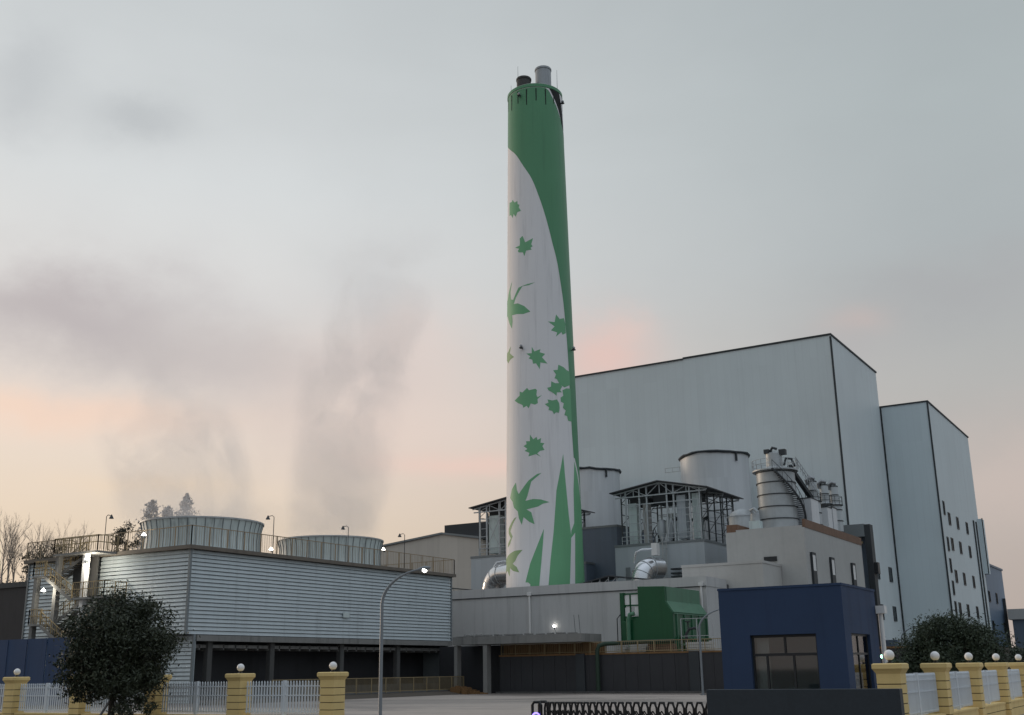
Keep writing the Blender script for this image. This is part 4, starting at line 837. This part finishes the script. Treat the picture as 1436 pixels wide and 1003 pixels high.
# ------------------------------------------------------------------ middle ground
PT = thing('concrete_portal', 'unfinished concrete canopy on pillars beside the cooling tower', 'canopy', (-55, 95, 0))
sl = MB().box(-62.6, -48.6, 91.2, 95.2, 4.5, 5.22)
for i in range(12): x = -62.4+i*1.1; sl.box(x, x+random.uniform(.4, 1.0), 91.3+random.uniform(0, .5), 92.2, 5.25, 5.25+random.uniform(.03, .16))
sl.build('slab', M['concrete'], PT)
for x0, x1 in ((-62.5, -62.15), (-59.2, -58.75)): B(x0, x1, 91.3, 92.0, 0, 4.45).build('pillar', M['concrete'], PT)
B(-66.4, -58.4, 94.4, 95.0, 0, 4.45).build('dark_back', M['retain'], PT)
B(-49.9, -49.0, 93.75, 94.6, 3.3, 4.45).build('short_pillar', M['concrete'], PT)
for x in (-49.6, -49.1): MB().tube([(x, 92, 5.2), (x-.12, 92, 6.9)], .022, 5).build('reinforcing_bar', M['darksteel'], PT)
rub = MB()
for i in range(16): x = -61.2+random.uniform(-.4, 1.1); rub.lathe(x+random.uniform(-.3, .3), 92.2+random.uniform(-.4, .4), [(.24, 5.25), (.16, 5.45), (.01, 5.52)], 7)
rub.build('rubble', M['concrete'], PT)
WL = thing('retaining_wall', 'long charcoal sheet wall holding up the terrace', 'wall', (-47, 93.2, 0))
rp = MB()
for i in range(37):
    x = -58.35+i*1.2
    rp.box(x, x+1.18, 92.9+.012*(i % 2), 93.4, 0, 3.33)
rp.build('panel', M['retain'], WL)
B(-58.4, -14, 92.85, 93.46, 3.33, 3.48).build('coping', M['hoard'], WL)
for x in (-49.6, -38.5, -27): B(x-.45, x+.45, 92.7, 92.88, 0, 3.45).build('pier', M['trim'], WL)
B(-58.4, -14, 92.2, 92.85, 0, .16).build('plinth', M['darkconc'], WL)
TR = thing('terrace_railing', 'faded yellow railing along the top of the charcoal wall', 'railing', (-47, 93.2, 3.48))
railing([(-58.3, 93.15, 3.48), (-36, 93.15, 3.48), (-30, 93.15, 3.48)], .98, 1.6, .2, (1.0, .12), .06, .022).build('railing', M['yellowrail'], TR)
HD = thing('rust_hoarding', 'rust brown hoarding under the concrete canopy', 'hoarding', (-54, 93.7, 3.3))
hp = MB()
for i in range(30): hp.box(-58.3+i*.36, -57.96+i*.36, 93.62+.04*(i % 2), 93.72, 3.3, 4.43)
hp.build('panel', M['hoard'], HD)
CR = thing('tower_railing', 'dull yellow railing at the foot of the cooling tower', 'railing', (-62, 83, 0))
railing([(-62, 66, .35), (-62, 92.2, .35)], 1.25, 2.0, .15, (1.0, .1), .06, .022).build('railing', M['yellowrail'], CR)
B(-66.4, -61.8, 63, 92.3, 0, .35).build('plinth', M['darkconc'], CR)
tag(MB().prism([(-61.8, 0), (-61.8, .30), (-60.9, .16), (-60.2, 0)], 'y', 58, 92.0).build('verge', M['soil']), kind='structure')
BR = thing('brick_pile', 'low pile of rubble by the dark opening of the concrete canopy', 'rubble', (-61.2, 90.4, 0))
q = MB()
for i in range(60):
    x, y = -60.9+random.gauss(0, .8), 90.3+random.gauss(0, .5); z = max(.0, .5-abs(x+60.9)*.35); s_ = random.uniform(.12, .3); q.box(x-s_, x+s_, y-s_*.6, y+s_*.6, 0, z+random.uniform(.08, .3))
q.build('bricks', M['hoard'], BR)

# big green package plant
GP = thing('green_tank', 'big dark green steel process tank on the terrace', 'tank', (-44.6, 100, 3.3))
gx1, gx0 = -42.3, -45.2
prof = [(gx1-.15, 9.35), (gx1-.15, 8.0), (gx1+.55, 6.95), (gx1+.55, 3.32), (gx0-1.6, 3.32), (gx0-1.75, 6.3), (gx0, 6.6), (gx0, 9.45)]
MB().prism(prof, 'y', 96.2, 104.6).build('body', M['equip'], GP, bevel=.05)
MB().prism([(gx1-.14, 9.33), (gx1-.14, 8.02), (gx1-.10, 8.02), (gx1-.10, 9.33)], 'y', 96.5, 104.4).prism([(gx1-.12, 7.97), (gx1+.53, 6.98), (gx1+.60, 7.02), (gx1-.06, 8.02)], 'y', 96.3, 104.5).build('side_plate', M['equip2'], GP)
sd = MB()
for i in range(5): y = 96.9+i*1.8; sd.box(gx1+.56, gx1+.66, y, y+.12, 3.6, 6.85)
sd.box(gx1+.56, gx1+.64, 96.3, 104.5, 6.85, 6.95); sd.build('stiffener', M['equip2'], GP)
en = MB()
for z in (4.1, 4.7): en.tube([(gx1+.9, 97.2, z), (gx1+.9, 104.2, z)], .13, 10)
for i in range(4): en.tube([(gx1+.9, 97.8+i*1.8, 3.3), (gx1+.9, 97.8+i*1.8, 5.0)], .16, 10)
en.build('manifold', M['equip'], GP, smooth=True)
bx = MB().box(gx0-1.95, gx0-1.55, 96.4, 96.9, 3.32, 8.95)
bx.box(gx0-1.55, gx0-.02, 96.5, 96.7, 6.45, 6.75).box(gx0-1.55, gx0-.02, 96.5, 96.62, 8.75, 8.9).box(gx0-1.0, gx0-.88, 96.5, 96.62, 6.75, 8.75).box(gx0-1.55, gx0-.02, 96.5, 96.62, 7.7, 7.82)
bx.build('side_frame', M['equip'], GP)
for x0, x1, z0, z1 in ((-1.5, -1.02, 7.85, 8.72), (-.86, -.05, 7.85, 8.72), (-1.5, -1.02, 6.8, 7.6), (-.5, -.05, 6.9, 7.6)): B(gx0+x0, gx0+x1, 96.56, 96.6, z0, z1).build('notice_plate', M['white'], GP)
MB().tube([(gx0-.9, 95.9, 3.32), (gx0-.9, 95.9, 6.4), (gx0-.75, 95.9, 6.9), (gx0-.3, 96.0, 7.0)], .2, 14).build('riser_pipe', M['equip2'], GP, smooth=True)
MB().tube([(gx0-2.2, 96.2, 3.32), (gx0-2.2, 96.2, 6.6), (gx0-1.9, 96.4, 7.0)], .05, 6).build('conduit', M['darksteel'], GP)
PP = thing('green_pipe', 'dark green pipe bending down over the charcoal wall', 'pipe', (-47.6, 92.4, 3))
MB().tube([(-47.7, 92.5, .2), (-47.7, 92.5, 3.7), (-47.55, 92.6, 4.12), (-47.1, 92.9, 4.28), (-43, 94.3, 4.4), (-41, 94.6, 4.4)], .19, 14).build('pipe', M['dullgreen'], PP, smooth=True)
for i, (x0, x1, y, h_, m_, lab) in enumerate(((-47.0, -45.9, 94.6, .95, 'beige', 'leftmost stacked slab pile behind the yellow railing'), (-45.5, -43.9, 94.7, .98, 'ledge', 'wide pale slab pile below the green tank'), (-43.6, -41.2, 94.6, .9, 'brown', 'long brownish slab pile below the right part of the green tank'), (-40.0, -37.4, 94.9, .98, 'ledge', 'pale slab pile to the right of the green tank'))):
    t_ = thing('slab_pile', lab, 'slab pile', ((x0+x1)/2, y, 3.3), 'piles of slabs on the terrace'); n = 4; hh = h_/n
    for k in range(n): e = random.uniform(-.12, .12); B(x0+e, x1+e, y, y+.9, 3.31+k*hh, 3.31+(k+1)*hh-.03).build('slab', M[m_], t_)
VL = thing('valve_pump', 'dark valve stand behind the railing right of the green tank', 'valve', (-39.2, 95.4, 3.3))
MB().tube([(-40.2, 95.4, 3.3), (-40.2, 95.4, 5.0), (-39.9, 95.4, 5.4), (-39.3, 95.4, 5.5), (-39.0, 95.4, 5.2), (-39.0, 95.4, 3.3)], .13, 10).tube([(-40.0, 95.4, 5.4), (-40.0, 95.4, 6.1)], .06, 6).lathe(-40.0, 95.4, [(.01, 6.0), (.28, 6.02), (.28, 6.1), (.01, 6.1)], 14).build('pipe', M['darksteel'], VL, smooth=True)
railing([(-40.5, 95.0, 3.3), (-37.5, 95.0, 3.3)], 3.0, 1.5, 0, (1.0, .5), .05).build('frame', M['galv'], VL)

def street_lamp(label, x, y, h, ax, ay, reach, r=.075, lit='lampon', z0=0):
    t_ = thing('street_lamp', label, 'street lamp', (x, y, z0), 'street lamps'); pts = []; n = 12
    pts = [(x, y, z0), (x, y, z0+h*.76)]
    for i in range(1, n+1):
        a = PI/2*.86*i/n; pts.append((x+ax*reach*(1-math.cos(a))/(1-math.cos(PI/2*.86)), y+ay*reach*(1-math.cos(a))/(1-math.cos(PI/2*.86)), z0+h*.76+h*.235*math.sin(a)))
    MB().tube(pts, [r*1.15, r]+[r*(1-.45*i/n) for i in range(1, n+1)], 12).build('pole', M['pole'], t_, smooth=True)
    e = Vector(pts[-1]); d = Vector((ax, ay, .12)).normalized()
    hd = MB().tube([e-d*.02, e+d*.14, e+d*.42, e+d*.62], [.05, .10, .11, .04], 12).build('lamp_head', M['pole'], t_, smooth=True)
    c = e+d*.34-Vector((0,0,.06)); MB().ball((c.x, c.y, c.z), .115, 14).build('lamp_glass', M[lit], hd, smooth=True)
    B(x-.18, x+.18, y-.18, y+.18, z0, z0+.06).build('base_plate', M['pole'], t_)
    return t_
street_lamp('grey street lamp with its lamp lit in front of the cooling tower', -31.95, 40.9, 6.55, .97, .22, 1.75)
street_lamp('grey street lamp standing before the charcoal wall, arm towards the navy gatehouse', -34.7, 85.0, 6.6, .97, .24, 2.0, .085, 'globe')
street_lamp('far street lamp beside the right tree with its lamp lit', -36.2, 160, 7.3, .95, .3, 3.0, .09, 'lampon')

# ------------------------------------------------------------------ gatehouse
GH = thing('gatehouse', 'navy blue flat roofed gatehouse with a wide window', 'gatehouse', (-11, 35.3, 0))
GX0, GX1, GY0, GY1, GZ = -12.98, -9.16, 33.5, 37.35, 4.36
WX0, WX1, WZ0, WZ1 = -12.05, -10.02, .95, 2.95
VY0, VY1 = 34.17, 36.3
w = MB()
w.box(GX0, WX0, GY0, GY0+.24, 0, GZ).box(WX1, GX1, GY0, GY0+.24, 0, GZ).box(WX0, WX1, GY0, GY0+.24, WZ1, GZ).box(WX0, WX1, GY0, GY0+.24, 0, WZ0)
w.box(GX1-.24, GX1, GY0+.24, VY0, 0, GZ).box(GX1-.24, GX1, VY1, GY1, 0, GZ).box(GX1-.24, GX1, VY0, VY1, WZ1, GZ).box(GX1-.24, GX1, VY0, VY1, 0, .12)
w.box(GX0, GX0+.24, GY0+.24, GY1, 0, GZ).box(GX0+.24, GX1-.24, GY1-.24, GY1, 0, GZ)
w.build('wall', M['navy'], GH)
MB().box(GX0+.24, GX1-.24, GY0+.24, GY1-.24, 3.2, 3.4).build('ceiling', M['inner'], GH)
MB().box(GX0+.241, GX1-.24, GY1-.26, GY1-.243, .03, 3.2).box(GX0+.242, GX0+.26, GY0+.25, GY1-.27, .03, 3.2).build('inner_wall', M['inner'], GH)
B(GX0+.24, GX1-.24, GY0+.24, GY1-.24, 0, .03).build('floor_slab', M['concrete'], GH)
B(-10.75, -10.0, GY1-.30, GY1-.262, .03, 2.15).build('inner_door', M['black'], GH)
f = MB(); yf = GY0+.13
for x in (WX0+.03, -11.6, -10.78, WX1-.03): f.box(x-.03, x+.03, yf, yf+.07, WZ0, 2.33)
for x in (WX0+.03, -11.02, WX1-.03): f.box(x-.03, x+.03, yf, yf+.07, 2.41, WZ1)
for z in (WZ0+.03, 2.37, WZ1-.04): f.box(WX0, WX1, yf-.005, yf+.075, z-.04, z+.04)
fo = f.build('window', M['frame'], GH); B(WX0+.06, WX1-.06, yf+.03, yf+.045, WZ0+.06, WZ1-.08).build('pane', M['glass'], fo)
B(-12.0, -11.62, yf+.30, yf+.34, WZ0, 2.9).build('curtain', M['white'], GH)
f = MB(); xf = GX1-.15
for y in (VY0+.03, 35.2, VY1-.03): f.box(xf, xf+.06, y-.03, y+.03, .12, WZ1)
for z in (.15, 2.37, WZ1-.03): f.box(xf-.005, xf+.065, VY0, VY1, z-.03, z+.03)
fo = f.build('glazed_door', M['frame'], GH); B(xf+.02, xf+.035, VY0+.06, VY1-.06, .2, WZ1-.06).build('pane', M['glass'], fo)
B(xf-.3, xf-.26, 35.3, 35.8, .12, 2.9).build('curtain', M['white'], GH)
MB().box(GX0-.02, GX1+.02, GY0-.02, GY0-.002, GZ-.05, GZ+.02).box(GX0, GX1, GY0, GY1, GZ, GZ+.02).box(GX1+.002, GX1+.02, GY0, GY1+.02, GZ-.05, GZ+.02).build('roof_edge', M['navy'], GH)
dp = MB().tube([(GX1+.12, GY1+.05, .1), (GX1+.12, GY1+.05, 3.7)], .075, 14).build('downpipe', M['white'], GH, smooth=True)
MB().box(GX1+.0+.02, GX1+.30, GY1-.12, GY1+.20, 3.62, 3.86).build('hopper', M['white'], dp)
EW = tag(MB().box(-11.75, -6.74, 29.0, 29.32, 0, 1.46).build('entrance_wall', M['granite'], None, bevel=.012), 'low dark granite wall in front of the navy gatehouse', 'wall')

# ------------------------------------------------------------------ fence
PG = 'ochre fence pillars with globe lamps'; FG = 'white picket fence panels'
def pillar(x, y, label):
    t_ = thing('fence_pillar', label, 'pillar', (x, y, 0), PG); w_ = .31; z = 0; sh_ = MB()
    sh_.box(x-w_-.05, x+w_+.05, y-w_-.05, y+w_+.05, 0, .30)
    z = .30
    while z < 1.62:
        h_ = .245 if z < 1.3 else .20
        sh_.box(x-w_+.02, x+w_-.02, y-w_+.02, y+w_-.02, z, z+.025, 1).box(x-w_, x+w_, y-w_, y+w_, z+.025, z+h_); z += h_
    sh_.box(x-w_, x+w_, y-w_, y+w_, z, 1.82)
    sh_.build('shaft', [M['stone'], M['groove']], t_)
    MB().lathe(x, y, [(w_*1.414, 1.80), (w_*1.42+.06, 1.88), (.39*1.414, 1.93), (.39*1.414, 2.04), (.35*1.414, 2.065)], 4, cap=(True, True), a0=PI/4, a1=PI/4+2*PI).build('cap', M['stone'], t_)
    st_ = MB().lathe(x, y, [(.09, 2.065), (.09, 2.085), (.035, 2.10), (.035, 2.14), (.075, 2.16)], 14, cap=(True, True)).build('lamp_base', M['black'], t_, smooth=True)
    MB().ball((x, y, 2.275), .138, 24).build('globe', M['globe'], st_, smooth=True)
    return t_
P0 = pillar(-26.57, 31.3, 'ochre pillar at the right end of the left fence')
for x, lab in ((-31.02, 'second ochre pillar from the right end of the left fence'), (-35.45, 'ochre pillar mostly hidden by the round tree, on its right'), (-39.9, 'ochre pillar hidden behind the left edge of the round tree'), (-44.2, 'ochre pillar near the left edge of the photo'), (-48.6, 'ochre pillar just outside the left edge of the photo')): copy_tree(P0, None, lab, (x, 31.3, 0))
for i, (y, lab) in enumerate(((31.3, 'largest ochre pillar, beside the dark entrance wall'), (37.1, 'second ochre pillar of the right fence'), (42.7, 'third ochre pillar of the right fence'), (48.5, 'fourth ochre pillar of the right fence'), (54.4, 'fifth ochre pillar of the right fence, at the right edge'), (60.2, 'ochre pillar beyond the right edge of the photo'))): copy_tree(P0, None, lab, (-7.45, y, 0))
def panel(label, p, q, n, base):
    """picket panel between two pillars standing on a low plinth"""
    p, q = Vector(p), Vector(q); t_ = thing('picket_fence', label, 'fence', ((p.x+q.x)/2, (p.y+q.y)/2, base), FG)
    d = (q-p).normalized(); L = (q-p).length
    rl_ = MB()
    for z in (base+.12, 1.28, 1.60): rl_.beam((p.x, p.y, z), (q.x, q.y, z), .035, .04)
    rl_.build('rail', M['picket'], t_)
    c = (p+q)/2; MB().beam((c.x, c.y, base), (c.x, c.y, 1.80), .10).build('mid_post', M['picket'], t_)
    pm = None
    for i in range(n):
        a = p+d*L*(i+.5)/n
        if abs((a-c).length) < .09: continue
        if pm is None:
            pm = MB().beam((a.x, a.y, base+.06), (a.x, a.y, 1.70), .052, .03).lathe(a.x, a.y, [(.026, 1.70), (.03, 1.735), (.001, 1.80)], 6).build('picket', M['picket'], t_); a00 = a.copy()
        else:
            k = pm.copy(); COL.objects.link(k); k.parent = t_; k.location = (a.x-a00.x, a.y-a00.y, 0)
    return t_
xs = [-26.57, -31.02, -35.45, -39.9, -44.2, -48.6]
labs = ['white picket panel between the two rightmost pillars of the left fence', 'white picket panel right of the round tree', 'white picket panel behind the trunk of the round tree', 'white picket panel left of the round tree', 'white picket panel cut by the left edge of the photo']
for a, b, lab in zip(xs[:-1], xs[1:], labs): panel(lab, (a-.33, 31.3, 0), (b+.33, 31.3, 0), 27, .60)
ys = [31.3, 37.1, 42.7, 48.5, 54.4, 60.2]
labs = ['white picket panel next to the largest pillar of the right fence', 'second white picket panel of the right fence', 'third white picket panel of the right fence', 'fourth white picket panel of the right fence', 'fifth white picket panel at the right edge']
for a, b, lab in zip(ys[:-1], ys[1:], labs): panel(lab, (-7.45, a+.33, 0), (-7.45, b-.33, 0), 36, .60)
PLN = thing('fence_plinth', 'low ochre plinth under the right fence', 'plinth', (-7.45, 46, 0))
for a, b in zip(ys[:-1], ys[1:]):
    MB().box(-7.63, -7.27, a+.365, b-.365, 0, .30).box(-7.61, -7.29, a+.365, b-.365, .30, .325, 1).box(-7.63, -7.27, a+.365, b-.365, .325, .54).box(-7.66, -7.24, a+.365, b-.365, .54, .60).build('course', [M['stone'], M['groove']], PLN)
PLN = thing('fence_plinth', 'low ochre plinth under the left fence', 'plinth', (-37, 31.3, 0))
for a, b in zip(xs[:-1], xs[1:]): MB().box(b+.365, a-.365, 31.12, 31.48, 0, .54).box(b+.365, a-.365, 31.09, 31.51, .54, .60).build('course', M['stone'], PLN)

# ------------------------------------------------------------------ folding gate
GT = thing('folding_gate', 'black folding gate half drawn across the entrance', 'gate', (-15, 30.4, 0))
gy = 30.4
x = -17.55; prev = None; k = 0; hoop0 = None
head = MB()
hx0, hx1 = -17.86, -17.48
head.tube([(hx0+.04, gy-.2, .05), (hx0+.04, gy-.2, 1.02), (hx0+.10, gy-.2, 1.10), (hx1-.10, gy-.2, 1.10), (hx1-.04, gy-.2, 1.02), (hx1-.04, gy-.2, .05)], .045, 8)
head.tube([(hx0+.04, gy+.2, .05), (hx0+.04, gy+.2, 1.02), (hx0+.10, gy+.2, 1.10), (hx1-.10, gy+.2, 1.10), (hx1-.04, gy+.2, 1.02), (hx1-.04, gy+.2, .05)], .045, 8)
head.box(hx0, hx1, gy-.24, gy+.24, .1, .72); hd = head.build('gate_head', M['black'], GT)
MB().tube([((hx0+hx1)/2+.13*math.cos(2*PI*i/28), gy-.25, .66+.13*math.sin(2*PI*i/28)) for i in range(28)], .022, 8, closed=True).build('light_ring', M['violet'], hd)
gaps = [.15+.0062*i for i in range(60)]
xx = -17.34; i = 0
while xx < -11.9:
    wd = min(.24, .15+.004*i)
    if hoop0 is None or True:
        o_ = MB()
        for yy in (gy-.16,):
            o_.tube([(xx-wd*.5, yy, .08), (xx-wd*.5, yy, .93), (xx-wd*.25, yy, 1.09), (xx+wd*.25, yy, 1.09), (xx+wd*.5, yy, .93), (xx+wd*.5, yy, .08)], (.034), 8)
        o_.beam((xx, gy-.16, 1.08), (xx, gy+.02, 1.07), .05)
        o_.build('hoop', M['black'], GT)
    nx = xx+gaps[min(i, 59)]+.02
    l_ = MB()
    for yy in (gy-.19, gy+.19):
        l_.beam((xx, yy, .86), (nx, yy, .46), .03).beam((nx, yy, .86), (xx, yy, .46), .03).beam((xx, yy, .46), (nx, yy, .12), .03)
    l_.build('lattice', M['black'], GT)
    xx = nx; i += 1

# ------------------------------------------------------------------ leafy trees
TL = thing('round_tree', 'round dark evergreen street tree in front of the left fence', 'tree', (-34.7, 28.6, 0))
tb = MB(); tb.tube([(-34.72, 28.6, 0), (-34.7, 28.6, .7), (-34.65, 28.6, 1.4), (-34.6, 28.6, 2.6)], [.15, .125, .115, .07], 10)
rn = random.Random(3)
for k in range(7): a = 2*PI*k/7; limbs(tb, Vector((-34.67, 28.6, 1.25+.15*(k % 3))), Vector((math.cos(a), math.sin(a), .75)).normalized(), 1.25, .05, 2, rn, .5, 3, 5)
tb.build('trunk', M['bark'], TL)
cw = leaves((-34.6, 28.7, 3.15), (1.80, 1.8, 1.72), 30000, .14, None, 230, 21, cs=.24, squash=.92)
w2 = leaves((-34.65, 28.6, 2.05), (1.85, 1.7, .62), 7000, .14, None, 60, 24, cs=.3); cw.add(w2.v, w2.f)
w2 = leaves((-33.2, 28.3, 1.15), (.8, .7, .55), 1500, .13, None, 22, 22, cs=.3); cw.add(w2.v, w2.f)
w2 = leaves((-35.9, 28.4, 1.45), (.7, .7, .45), 900, .13, None, 16, 23, cs=.3); cw.add(w2.v, w2.f)
cw.build('crown', M['leaf'], TL)
for dx_, dy_ in ((-1.05, -.1), (.95, .05), (.15, .9)): MB().beam((-34.7+dx_, 28.6+dy_, 0), (-34.7+dx_*.12, 28.6+dy_*.12, 1.15), .06).build('stake', M['pole'], TL)
TT = thing('broad_tree', 'broad dark green tree behind the right fence', 'tree', (-15, 81, 0))
tb = MB(); tb.tube([(-15, 81, 0), (-15, 81, 1.0), (-14.9, 81, 2.2)], [.26, .2, .16], 10)
for k in range(7): a = 2*PI*k/7; limbs(tb, Vector((-15, 81, 1.2)), Vector((math.cos(a), math.sin(a), .8)).normalized(), 1.9, .08, 2, rn, .5, 3, 5)
tb.build('trunk', M['bark'], TT)
leaves((-15.0, 81, 2.55), (3.1, 3.0, 2.5), 36000, .20, None, 220, 31, cs=.24, squash=.75).build('crown', M['leaf2'], TT)
for lab, x, y, rr_, h_, sd_ in (('dark low bush right of the broad tree', -10.6, 84, (2.2, 2, 1.5), 1.7, 41), ('dark bush at the right edge behind the fence', -7.2, 92, (3.2, 3, 1.6), 1.7, 42), ('small bush left of the broad tree behind the largest pillar', -18.3, 79, (1.3, 1.3, 1.2), 1.4, 43)):
    t_ = thing('bush', lab, 'bush', (x, y, 0)); MB().tube([(x, y, 0), (x, y, h_)], [.12, .05], 6).build('stem', M['bark'], t_)
    leaves((x, y, h_), rr_, 4200, .22, None, 60, sd_, squash=.9).build('crown', M['leaf2'], t_)
# things seen in the gap between the gatehouse and the broad tree
t_ = thing('site_cabin', 'small site cabin with a bright blue band behind the largest pillar', 'cabin', (-23.5, 112, 0)); B(-26.5, -20.8, 112, 115, 0, 3.0).build('wall', M['white'], t_); B(-26.52, -20.78, 111.96, 115.02, 2.5, 3.5).build('band', M['brightblue'], t_); B(-24.6, -23.4, 111.9, 111.99, .4, 2.2).build('door', M['darkglass'], t_)
t_ = thing('switch_box', 'grey box on legs in front of the hall', 'cabinet', (-36, 152, 0)); MB().box(-37.2, -34.6, 150.5, 152, .8, 5.2).build('body', M['bluegrey'], t_); MB().box(-37.1, -36.9, 150.6, 150.8, 0, .8).box(-34.9, -34.7, 150.6, 150.8, 0, .8).build('leg', M['darksteel'], t_)
t_ = thing('small_lamp', 'small green site lamp beside the broad tree', 'lamp', (-18.9, 77.5, 0)); MB().tube([(-18.9, 77.5, 0), (-18.9, 77.5, 2.5)], .04, 6).build('pole', M['darksteel'], t_); MB().ball((-18.9, 77.5, 2.6), .12, 10).build('lens', M['greenlamp'], t_)
